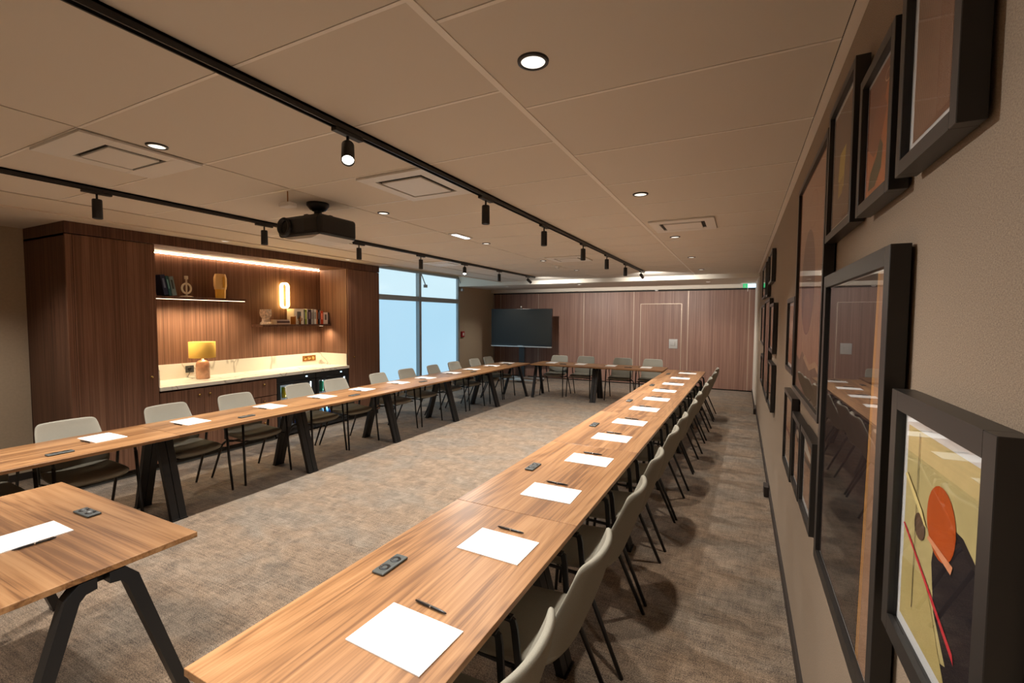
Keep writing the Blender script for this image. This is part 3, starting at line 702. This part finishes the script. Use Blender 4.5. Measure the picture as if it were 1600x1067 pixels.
for fi, (a, b) in enumerate(((4.205, 4.855), (4.865, 5.515))):
    nm = 'left' if fi == 0 else 'right'
    t = thing('drinks_fridge', 'black glass-door drinks fridge, %s of the pair under the marble' % nm, 'fridge', (CX, (a + b) / 2, 0))
    m = MB(); xb = CX - .50
    m.box((xb, a, .03), (CX - .04, a + .03, .885)); m.box((xb, b - .03, .03), (CX - .04, b, .885)); m.box((xb, a + .03, .03), (CX - .04, b - .03, .16)); m.box((xb, a + .03, .80), (CX - .04, b - .03, .885))
    m.build('cabinet', 'black', t, world=True)
    MB().box((xb, a + .03, .16), (xb + .01, b - .03, .80)).build('inner_liner', 'white_plastic', t, world=True)
    m = MB(); m.box((CX - .038, a + .002, .12), (CX, a + .05, .80)); m.box((CX - .038, b - .05, .12), (CX, b - .002, .80)); m.box((CX - .038, a + .05, .12), (CX, b - .05, .17)); m.box((CX - .038, a + .05, .765), (CX, b - .05, .80))
    d = m.build('door', 'black', t, world=True)
    MB().box((CX - .022, a + .05, .17), (CX - .016, b - .05, .765)).build('glass', 'fridge_glass', d, world=True)
    MB().box((CX - .038, a + .002, .805), (CX - .004, b - .002, .885), bev=.004).build('control_panel', 'black', t, world=True)
    MB().box((CX - .004, b - .175, .842), (CX - .001, b - .145, .858)).build('temperature_display', plain('fridge_display', (.1, .1, .2), .3, emit=(.55, .8, 1), es=2.5), t, world=True)
    MB().box((CX - .06, a + .01, .03), (CX - .045, b - .01, .11)).build('kick_grille', 'slot', t, world=True)
    for z in (.355, .56): MB().box((xb + .01, a + .032, z), (CX - .06, b - .032, z + .006)).build('shelf', 'alu', t, world=True)
    MB().box((CX - .075, b - .042, .18), (CX - .06, b - .030, .78)).build('light_strip', plain('fridge_led', (.9, .9, .9), .4, emit=(.85, .95, 1), es=4), t, world=True)
    for lz in (.78, .55, .345):
        l = bpy.data.lights.new('fridge_fill_light', 'POINT'); l.energy = 2.4; l.color = (.85, .95, 1); l.shadow_soft_size = .02  # added fill without a fitting, brightens the fridge shelves
        lo = bpy.data.objects.new('fridge_fill_light', l); C.objects.link(lo); lo.location = (CX - .055, (a + b) / 2 - .04, lz)
    rows = ((.5665, .155, ['green', 'yellow', 'yellow', 'dark red', 'red', 'red'] if fi == 0 else ['green', 'green', 'orange', 'red', 'dark red', 'red']),
            (.3615, .17, ['light blue', 'blue', 'green', 'light blue', 'blue', 'blue'] if fi == 0 else ['blue', 'blue', 'blue', 'light blue', 'blue', 'light blue']),
            (.1605, .17, ['green', 'light blue', 'light blue', 'blue', 'light blue', 'light blue']))
    for ri, (z, h, cs) in enumerate(rows):
        shelf = ('top shelf', 'middle shelf', 'bottom')[ri]
        for k, cname in enumerate(cs):
            bott = ri == 2 or (ri == 1 and fi == 0)
            y = a + .088 + k * .090
            can(CX - .10, y, z, h * (1.12 if (ri == 0 and cname == 'green') else 1), .031, cname, '%s %s, %s of %s fridge, %s from the left' % (cname, 'bottle' if bott else 'can', shelf, nm, ['first', 'second', 'third', 'fourth', 'fifth', 'sixth'][k]), bott)

# shelves in the niche
for (a, b, z, lab) in ((Y1 + .01, 4.05, 1.95, 'upper left dark wood shelf in the niche, glowing underneath'), (4.28, Y2 - .01, 1.59, 'lower right dark wood shelf in the niche holding the book row')):
    t = thing('wall_shelf', lab, 'shelf', (NB, (a + b) / 2, z))
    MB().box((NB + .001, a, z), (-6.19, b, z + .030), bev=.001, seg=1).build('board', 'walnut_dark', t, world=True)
    if z > 1.8: MB().box((-6.215, a + .01, z - .006), (-6.20, b - .02, z)).build('led_profile', 'led_shelf', t, world=True)
    else: MB().lathe([(.001, -.004), (.03, -.004), (.032, 0)], c=(-6.30, 5.40, z), n=16).build('puck_light', 'led_shelf', t, world=True)
for (y, z, p) in ((2.95, 1.93, 18), (3.25, 1.93, 18), (3.55, 1.93, 18), (3.85, 1.93, 18), (5.40, 1.575, 14), (5.0, 1.575, 16), (4.6, 1.575, 16)):
    spot_light('shelf_lamp', (-6.21, y, z), (-6.36, y, 0), p, (1, .80, .52), 150, .9, .05)

# table lamp, sconce, sockets on the upstand
t = thing('table_lamp', 'table lamp with yellow drum shade and amber ceramic base on the counter', 'lamp', (-6.17, 3.43, .938))
MB().lathe([(.001, 0), (.070, 0), (.076, .01), (.077, .17), (.070, .205), (.050, .232), (.020, .243), (.012, .262), (.001, .262)], n=32).build('lamp_base', 'amber', t)
MB().lathe([(.146, .272), (.146, .475), (.1435, .475), (.1435, .272), (.146, .272)], n=48).build('lamp_shade', 'shade', t)
MB().tube([(0, 0, .255), (0, 0, .40)], .009, 10).build('lamp_holder', 'brass', t)
m = MB()
for k in range(3): m.tube([(0, 0, .40), (.144 * cos(k * 2.094), .144 * sin(k * 2.094), .40)], .002, 6)
m.build('shade_spider', 'brass', t)
MB().tube([(-.07, -.02, .008), (-.13, -.06, .006), (-.16, -.10, .02), (-.235, -.01, .11)], .003, 8).build('cord', 'black', t)
t = thing('wall_sconce', 'glowing golden oval ring wall light in the niche', 'wall light', (NB, 4.80, 2.07))
ov = [(0, .055 * cos(a) if False else 0, 0) for a in ()]
pts = []
for k in range(9): a = pi * k / 8; pts.append((.055, .055 * cos(a), .14 + .055 * sin(a)))
for k in range(9): a = pi + pi * k / 8; pts.append((.055, .055 * cos(a), -.14 + .055 * sin(a)))
MB().tube(pts, 0, closed=True, sq=(.013, .07)).build('glowing_ring', 'sconce', t)
MB().tube([(0, 0, .19), (.04, 0, .195)], .008).build('bracket', 'brass', t); MB().tube([(0, 0, -.19), (.04, 0, -.195)], .008).build('bracket', 'brass', t)
l = bpy.data.lights.new('sconce_lamp', 'POINT'); l.energy = 5; l.color = (1, .62, .22); l.shadow_soft_size = .05
lo = bpy.data.objects.new('sconce_lamp', l); C.objects.link(lo); lo.location = (NB + .12, 4.80, 2.07)
for (y0, n, lab) in ((3.36, 1, 'single dark socket on the marble upstand behind the table lamp'), (5.13, 3, 'triple bronze socket plate on the marble upstand at right')):
    t = thing('wall_socket', lab, 'wall socket', (NB + .02, y0, 1.05))
    wd = .10 if n == 1 else .255
    MB().box((0, 0, -.045), (.009, wd, .045), bev=.002).build('plate', 'socket' if n == 1 else 'gold', t)
    for k in range(n):
        MB().lathe([(.027, 0), (.025, .004), (.001, .003)], n=20, M4=Matrix.Translation((.009, .05 + k * .078, 0)) @ Matrix.Rotation(pi / 2, 4, 'Y')).build('outlet', 'blacksatin' if n == 1 else 'brass', t)

# objects on the upper shelf
SZ = 1.9805
def book(name, loc, size, col, lab, grp, tilt=0, mat2='paper', cat='book'):
    """upright book: spine faces +x; size = (depth x, thickness y, height z)"""
    t = thing(name, lab, cat, loc, 0, grp); t.rotation_euler = (tilt, 0, 0)
    d, th, h = size; cm = plain('cover_' + name, lin(col), .55)
    m = MB(); m.box((-d, 0, 0), (0, .003, h)); m.box((-d, th - .003, 0), (0, th, h)); m.box((-.004, 0, 0), (0, th, h), bev=.001); m.build('cover', cm, t)
    MB().box((-d + .004, .0035, .003), (-.0045, th - .0035, h - .003)).build('pages', mat2, t)
    lt = tuple(min(255, c + 90) for c in col) if sum(col) < 380 else tuple(int(c * .45) for c in col)
    m = MB(); m.box((0, th * .3, h * .35), (.0008, th * .7, h * .82)); m.build('spine_label', plain('spine_ink', lin(lt), .6), t)
    return t
a0 = math.atan(.05 / .24)
book('shelf_book', (-6.22, 3.045, SZ + .011), (.17, .05, .245), (22, 34, 70), 'navy book leaning at the left end of the upper shelf', 'leaning books on the upper shelf', .17)
book('shelf_book', (-6.22, 3.100, SZ + .0065), (.17, .03, .240), (30, 84, 90), 'teal book leaning between the navy and patterned books', 'leaning books on the upper shelf', .17)
book('shelf_book', (-6.22, 3.135, SZ + .0065), (.17, .05, .235), (120, 140, 140), 'grey patterned book, rightmost of three leaning on the upper shelf', 'leaning books on the upper shelf', .17)
t = thing('ring_sculpture', 'beige ring-shaped candle holder sculpture on the upper shelf', 'sculpture', (-6.27, 3.32, SZ))
MB().lathe([(.001, 0), (.072, 0), (.072, .006), (.05, .014), (.012, .02)], n=28, cap=False).build('foot', 'beige', t)
pts = [(0, .052 * cos(2 * pi * k / 28), .108 + .062 * sin(2 * pi * k / 28)) for k in range(28)]
MB().tube(pts, .0115, 10, closed=True).build('ring', 'beige', t)
MB().tube([(0, 0, .015), (0, 0, .23)], .010, 12).build('stem', 'beige', t)
MB().lathe([(.012, .222), (.021, .226), (.021, .265), (.016, .266), (.014, .25), (.001, .25)], n=20).build('candle_cup', 'beige', t)
t = thing('faceted_vase', 'tall yellow faceted vase like a stylised head on the upper shelf', 'vase', (-6.27, 3.74, SZ))
def oct_ring(z, rx, ry, c=.35): return [Vector((sx * rx * (c if k else 1), sy * ry * (1 if k else c), z)) for (sx, sy, k) in ((1, -1, 0), (1, 1, 0), (1, 1, 1), (-1, 1, 1), (-1, 1, 0), (-1, -1, 0), (-1, -1, 1), (1, -1, 1))]
def stack(rings, mat, name, parent):
    m = MB(); R = [[m.bm.verts.new(v) for v in r] for r in rings]
    for A, B in zip(R, R[1:]):
        n = len(A)
        for k in range(n): m.bm.faces.new((A[k], A[(k + 1) % n], B[(k + 1) % n], B[k]))
    m.bm.faces.new(R[0][::-1]); m.bm.faces.new(R[-1]); return m.build(name, mat, parent)
stack([oct_ring(0, .052, .056), oct_ring(.12, .056, .060)], 'yellow', 'neck', t)
stack([oct_ring(.12, .062, .066), oct_ring(.17, .070, .074), oct_ring(.27, .070, .074), oct_ring(.30, .064, .066), oct_ring(.325, .058, .060)], 'yellow_pale', 'bust', t)
MB().prism([(.071, -.012, .14), (.071, .012, .14), (.071, .006, .29), (.071, -.006, .29)], (.016, 0, 0)).build('ridge', 'yellow', t)
# objects on the lower shelf
SZ = 1.6205
t = thing('fluted_goblet_vase', 'striped marble goblet-shaped vase at the left end of the lower shelf', 'vase', (-6.29, 4.40, SZ))
stripe = plain('striped_marble', lin((214, 190, 170)), .35, vary=.45, bscale=28)
def flute(prof, n=14, amp=.12):
    m = MB(); R = []
    for (r, z) in prof: R.append([m.bm.verts.new((r * (1 + amp * (k % 2)) * cos(2 * pi * k / (2 * n)), r * (1 + amp * (k % 2)) * sin(2 * pi * k / (2 * n)), z)) for k in range(2 * n)])
    for A, B in zip(R, R[1:]):
        for k in range(2 * n): m.bm.faces.new((A[k], A[(k + 1) % (2 * n)], B[(k + 1) % (2 * n)], B[k]))
    m.bm.faces.new(R[0][::-1]); m.bm.faces.new(R[-1]); return m
flute([(.070, 0), (.072, .022), (.050, .045), (.045, .09)]).build('foot', stripe, t)
flute([(.045, .09), (.068, .13), (.074, .17), (.068, .225)]).build('cup', stripe, t)
def flat_book(z, col, dims, lab):
    t = thing('stacked_book', lab, 'book', (-6.30, 4.64, z), .05, 'flat books on the lower shelf')
    dx, dy, h = dims; cm = plain('cover_flat', lin(col), .5)
    m = MB(); m.box((-dx, -dy, 0), (dx, dy, .003)); m.box((-dx, -dy, h - .003), (dx, dy, h)); m.box((dx - .003, -dy, 0), (dx, dy, h)); m.build('cover', cm, t)
    MB().box((-dx + .004, -dy + .004, .0035), (dx - .0035, dy - .004, h - .0035)).build('pages', 'paper', t)
flat_book(SZ, (214, 190, 170), (.075, .115, .024), 'pale flat book, lowest of the stack on the lower shelf')
flat_book(SZ + .0245, (84, 52, 46), (.075, .112, .026), 'dark brown flat book in the middle of the lower shelf stack')
flat_book(SZ + .051, (196, 176, 172), (.070, .112, .022), 'pale pinkish flat book on top of the lower shelf stack')
t = thing('cactus_figurine', 'small golden cactus-shaped figurine in front of the white book', 'figurine', (-6.215, 4.93, SZ))
MB().tube([(0, 0, 0), (0, 0, .13)], [.013, .010], 10).build('trunk', 'gold', t)
for s in (-1, 1): MB().tube([(0, 0, .05), (0, s * .03, .06), (0, s * .034, .10)], .007, 8).build('arm', 'gold', t)
t = thing('wooden_bookend', 'thin golden bookend at the left end of the book row', 'bookend', (-6.22, 4.83, SZ))
m = MB(); m.box((-.09, 0, 0), (.03, .005, .12), bev=.001); m.build('plate', 'gold', t); MB().tube([(.02, .0, .004), (.02, 0, .13)], .007, 8).build('post', 'gold', t)
bk = [(457, 472.6, (236, 226, 208), 'thick cream'), (472.8, 475, (96, 104, 84), 'slim grey-green'), (475, 477.4, (142, 156, 40), 'olive green'), (477.4, 479.4, (230, 228, 220), 'slim white'), (479.4, 485, (58, 34, 44), 'dark plum'), (485.2, 488, (196, 190, 184), 'light grey'), (488, 490, (168, 160, 150), 'grey'), (490, 494, (226, 220, 208), 'off-white'), (494, 496.4, (212, 118, 50), 'orange'), (496.4, 500, (34, 28, 34), 'black'), (500, 501.4, (180, 168, 160), 'slim pinkish grey'), (501.4, 506.4, (206, 72, 34), 'orange-red'), (506.6, 514.8, (226, 206, 190), 'short pale'), (515, 516.6, (40, 34, 32), 'slim dark')]
for i, (a, b, c, nm) in enumerate(bk):
    ya, yb = 4.84 + (a - 457) * .0112, 4.84 + (b - 457) * .0112
    h = .243 if i < 8 else (.238 if i < 10 else (.225 if i < 12 else .195))
    book('shelf_book', (-6.235, ya, SZ), (.17, yb - ya - .001, h - .004 * (i % 3)), c, '%s book in the upright row on the lower shelf' % nm, 'upright books on the lower shelf')

# ------------------------------------------------------------------ interactive screen on its stand
t = thing('interactive_screen', 'large black flat screen on a wheeled floor stand in the far left corner', 'screen', (-5.37, 11.25, 0), .03)
MB().box((-.90, -.035, .975), (.90, .035, 1.985), bev=.008).build('bezel', 'blacksatin', t)
MB().box((-.875, -.039, 1.02), (.875, -.035, 1.965)).build('screen_panel', 'screen', t)
MB().box((-.90, -.055, .945), (.90, .02, .972), bev=.004).build('pen_tray', 'alu', t)
MB().box((-.08, -.062, .952), (.08, -.055, .985)).build('control_strip', 'alu', t)
MB().box((-.085, .04, .12), (.085, .10, 1.40), bev=.004).build('column', 'black', t)
MB().box((-.30, .036, 1.15), (.30, .06, 1.60)).build('wall_mount', 'black', t)
m = MB(); m.box((-.58, -.30, .05), (.58, -.22, .09), bev=.01); m.box((-.58, .25, .05), (.58, .33, .09), bev=.01); m.box((-.10, -.22, .06), (.10, .25, .12), bev=.01); m.build('base', 'alu', t)
for sx in (-.54, .54):
    for sy in (-.26, .29): MB().tube([(sx - .012, sy, .026), (sx + .012, sy, .026)], .025, 14).build('castor', 'black', t)
t = thing('webcam', 'small webcam perched on top of the big screen', 'webcam', (-5.37, 11.25, 1.9855))
MB().lathe([(.001, 0), (.03, 0), (.026, .02), (.012, .025)], n=16).build('clip_base', 'black', t)
MB().lathe([(.001, .022), (.022, .03), (.026, .05), (.018, .068), (.001, .074)], n=16).build('camera_body', 'alu', t)

# ------------------------------------------------------------------ framed pictures on the right wall
def frame(y0, y1, z0, z1, lab, art, fw_=.026, mat_w=.03, back='paper', depth=.034, lean=0):
    t = thing('framed_picture', lab, 'picture', (XR - .006, (y0 + y1) / 2, z0))
    hy, h = (y1 - y0) / 2, z1 - z0; x1, x0 = 0, -depth
    m = MB()
    m.box((x0, -hy, 0), (x1, -hy + fw_, h), bev=.001, seg=1); m.box((x0, hy - fw_, 0), (x1, hy, h), bev=.001, seg=1)
    m.box((x0, -hy + fw_, 0), (x1, hy - fw_, fw_)); m.box((x0, -hy + fw_, h - fw_), (x1, hy - fw_, h)); m.build('frame', 'frame', t)
    gi = hy - fw_
    MB().box((x0 + .014, -gi, fw_), (x0 + .018, gi, h - fw_)).build('passe_partout', 'white_mount', t)
    ay, az0, az1 = gi - mat_w, fw_ + mat_w, h - fw_ - mat_w
    m = MB(); mats = []
    def mi(c):
        if c not in mats: mats.append(c)
        return mats.index(c)
    xx = x0 + .0135; k = [0]
    def P(poly_pts, c):   # (u from left/far 0..1, v from bottom 0..1) seen from the room
        k[0] += 1
        m.poly([(xx - .0002 * k[0], ay - 2 * ay * u, az0 + (az1 - az0) * v) for (u, v) in poly_pts], mi(c))
    def ell(cu, cv, ru, rv, c, a0=0, a1=2 * pi, n=28): P([(cu + ru * cos(a0 + (a1 - a0) * q / n), cv + rv * sin(a0 + (a1 - a0) * q / n)) for q in range(n)], c)
    art(P, ell)
    o = m.build('print', [ART(c) for c in mats], t, recalc=False)
    gm = MB(); gm.box((x0 + .0085, -gi, fw_), (x0 + .0105, gi, h - fw_)); gm.build('glazing', 'glazing', t)
    m2 = MB()
    for q in (-.5, .5): m2.box((x1, q * hy - .012, h * .9 if h < .5 else h - .08), (x1 + .0055, q * hy + .012, h - .03))
    m2.build('hanger', 'alu', t)
    return t
M['white_mount'] = plain('white_mount', (.62, .64, .66), .7)
_art = {}
def ART(c):
    if c not in _art: _art[c] = plain('print_ink', lin(c), .75, spec=.15, vary=.05, bscale=30)
    return _art[c]
def bg(P, c): P([(0, 0), (1, 0), (1, 1), (0, 1)], c)
def artA(P, e):
    bg(P, (112, 74, 56))
    for k in range(34):
        u = .02 + k * .029; P([(u, .01), (u + .005, .01), (u + .006, .99), (u + .001, .99)], (166, 136, 112))
def artB(P, e):
    bg(P, (176, 98, 50)); P([(0, .45), (.25, .40), (.55, .55), (.72, .8), (1, .86), (1, 1), (0, 1)], (112, 52, 30)); P([(.1, .42), (.3, .32), (.55, .38), (.75, .62), (.6, .78), (.3, .7)], (128, 66, 38))
    P([(.12, .06), (.4, .05), (.62, .16), (.66, .34), (.55, .42), (.42, .3), (.2, .2)], (58, 56, 30)); e(.78, .86, .13, .05, (206, 170, 130)); e(.78, .86, .11, .04, (112, 52, 30))
def artC(P, e): bg(P, (104, 74, 56)); P([(.28, .38), (.55, .28), (.62, .62), (.35, .60)], (200, 176, 60)); P([(.30, .22), (.5, .24), (.55, .38), (.32, .36)], (170, 140, 50))
def artD(P, e):
    bg(P, (186, 142, 118)); e(.42, .52, .26, .24, (112, 66, 62)); e(.42, .38, .16, .09, (132, 80, 70)); e(.55, .83, .15, .08, (170, 112, 90)); e(.55, .83, .14, .074, (186, 142, 118))
    P([(0, 0), (1, 0), (1, .12), (.8, .16), (.6, .13), (.45, .17), (.3, .20), (.18, .15), (0, .17)], (118, 100, 84)); P([(.35, .17), (.6, .13), (.8, .16), (1, .12), (1, .145), (.8, .185), (.6, .155), (.42, .19)], (206, 172, 138))
def artE(P, e):
    bg(P, (40, 27, 26)); P([(.80, 0), (1, 0), (1, 1), (.86, 1), (.83, .5)], (150, 116, 92)); P([(.79, 0), (.80, 0), (.875, 1), (.868, 1)], (196, 140, 60)); P([(.815, 0), (.823, 0), (.89, 1), (.884, 1)], (196, 140, 60))
    P([(.08, .32), (.30, .40), (.6, .38), (.78, .40), (.74, .22), (.78, .04), (.16, .04), (.14, .2)], (26, 22, 22))
def artF(P, e):
    bg(P, (188, 174, 122)); P([(.40, 0), (1, 0), (1, .62), (.82, .69), (.66, .69), (.50, .60), (.46, .45), (.52, .25), (.70, .10)], (34, 28, 32))
    P([(1, 0), (1, .1), (.86, .02), (.84, 0)], (34, 28, 32)); P([(.0, 0), (.72, 0), (.6, .12), (.46, .28), (.36, .34), (0, .30)], (180, 164, 108))
    e(.56, .66, .19, .16, (186, 82, 26)); e(.27, .55, .085, .062, (100, 78, 62)); P([(.0, .48), (.02, .49), (.78, .20), (.80, .16)], (196, 50, 60))
    P([(.205, .12), (.213, .12), (.213, .99), (.205, .99)], (60, 50, 36)); P([(.4, .54), (.42, .56), (.74, .54), (.72, .50)], (222, 150, 110)); P([(0, .74), (.03, .76), (.3, .64), (.38, .58), (.35, .58), (.26, .62)], (224, 206, 140))
def artG(P, e): bg(P, (176, 138, 116)); P([(0, 0), (1, 0), (1, .35), (0, .45)], (150, 96, 60)); e(.5, .62, .25, .12, (200, 168, 150))
def artH(P, e): bg(P, (188, 146, 116)); P([(0, .45), (.7, .42), (1, .46), (1, .52), (0, .50)], (130, 62, 36)); P([(0, 0), (1, 0), (1, .4), (0, .42)], (164, 130, 104))
def artI(P, e): bg(P, (182, 140, 112)); P([(0, 1), (1, 1), (1, .75), (.4, .70), (0, .80)], (60, 48, 54)); e(.4, .84, .2, .07, (210, 190, 170)); P([(.1, 0), (.9, 0), (.8, .5), (.3, .5)], (150, 108, 84))
def artJ(P, e): bg(P, (150, 112, 88)); P([(0, .62), (1, .68), (1, .76), (0, .72)], (70, 50, 42)); P([(0, 1), (.1, 1), (1, .8), (1, .76), (0, .8)], (226, 216, 200))
def artX(P, e): bg(P, (150, 108, 90)); e(.5, .6, .3, .2, (110, 70, 62))
def artK(P, e): bg(P, (170, 140, 110)); P([(0, 0), (1, 0), (1, .5), (0, .4)], (112, 92, 80))
Gp = 'framed abstract prints on the right wall'
FR = [(.860, 1.144, 2.015, 2.42, 'black frame with brown vertically striped print, nearest of the top row', artA, .026, .022),
      (1.190, 1.490, 2.005, 2.350, 'black frame with orange and brown abstract, second in the near top row', artB, .026, .010),
      (1.565, 1.980, 2.010, 2.460, 'black frame with a yellow shape on brown, third in the near top row', artC, .024, .018),
      (1.995, 2.93, 1.355, 2.425, 'large black frame with pinkish print and dark oval, left of the big dark one', artD, .026, .0),
      (1.150, 1.955, .875, 1.890, 'largest near black frame, dark print with thin gold lines', artE, .040, .004),
      (.695, 1.093, 1.155, 1.610, 'near black frame, yellow and black abstract with orange ellipse and red line', artF, .034, .022),
      (2.965, 3.405, 1.425, 1.867, 'black frame with pale brown print, just beyond the large pinkish picture', artG, .026, .02),
      (2.90, 3.375, .840, 1.305, 'farthest of three low black frames, print with a rust-brown band', artH, .026, .02),
      (2.505, 2.855, .875, 1.245, 'middle of three low black frames in the near group', artI, .026, .016),
      (2.09, 2.470, .885, 1.255, 'nearest of three low black frames in the near group', artJ, .026, .026),
      (5.30, 5.86, 2.12, 2.45, 'upper nearest black frame of the far picture group', artK, .024, .02),
      (6.05, 6.38, 2.0, 2.46, 'upper middle black frame of the far picture group', artK, .024, .02),
      (6.62, 7.6, 2.02, 2.46, 'upper farthest black frame of the far picture group', artC, .024, .02),
      (4.80, 5.42, 1.42, 1.89, 'middle nearest black frame of the far picture group', artG, .026, .02),
      (5.48, 6.56, .86, 1.96, 'tall black framed print in the centre of the far picture group', artD, .026, .01),
      (6.66, 7.6, 1.40, 1.93, 'middle farthest black frame of the far picture group', artX, .026, .02),
      (4.78, 5.40, .88, 1.32, 'lowest nearest black frame of the far picture group', artH, .026, .02),
      (6.66, 7.3, .88, 1.26, 'lowest farthest black frame of the far picture group', artI, .026, .02)]
for (a, b, c, d, lab, art, fwd, mw) in FR:
    o = frame(a, b, c, d, lab, art, fwd, mw); o['group'] = Gp
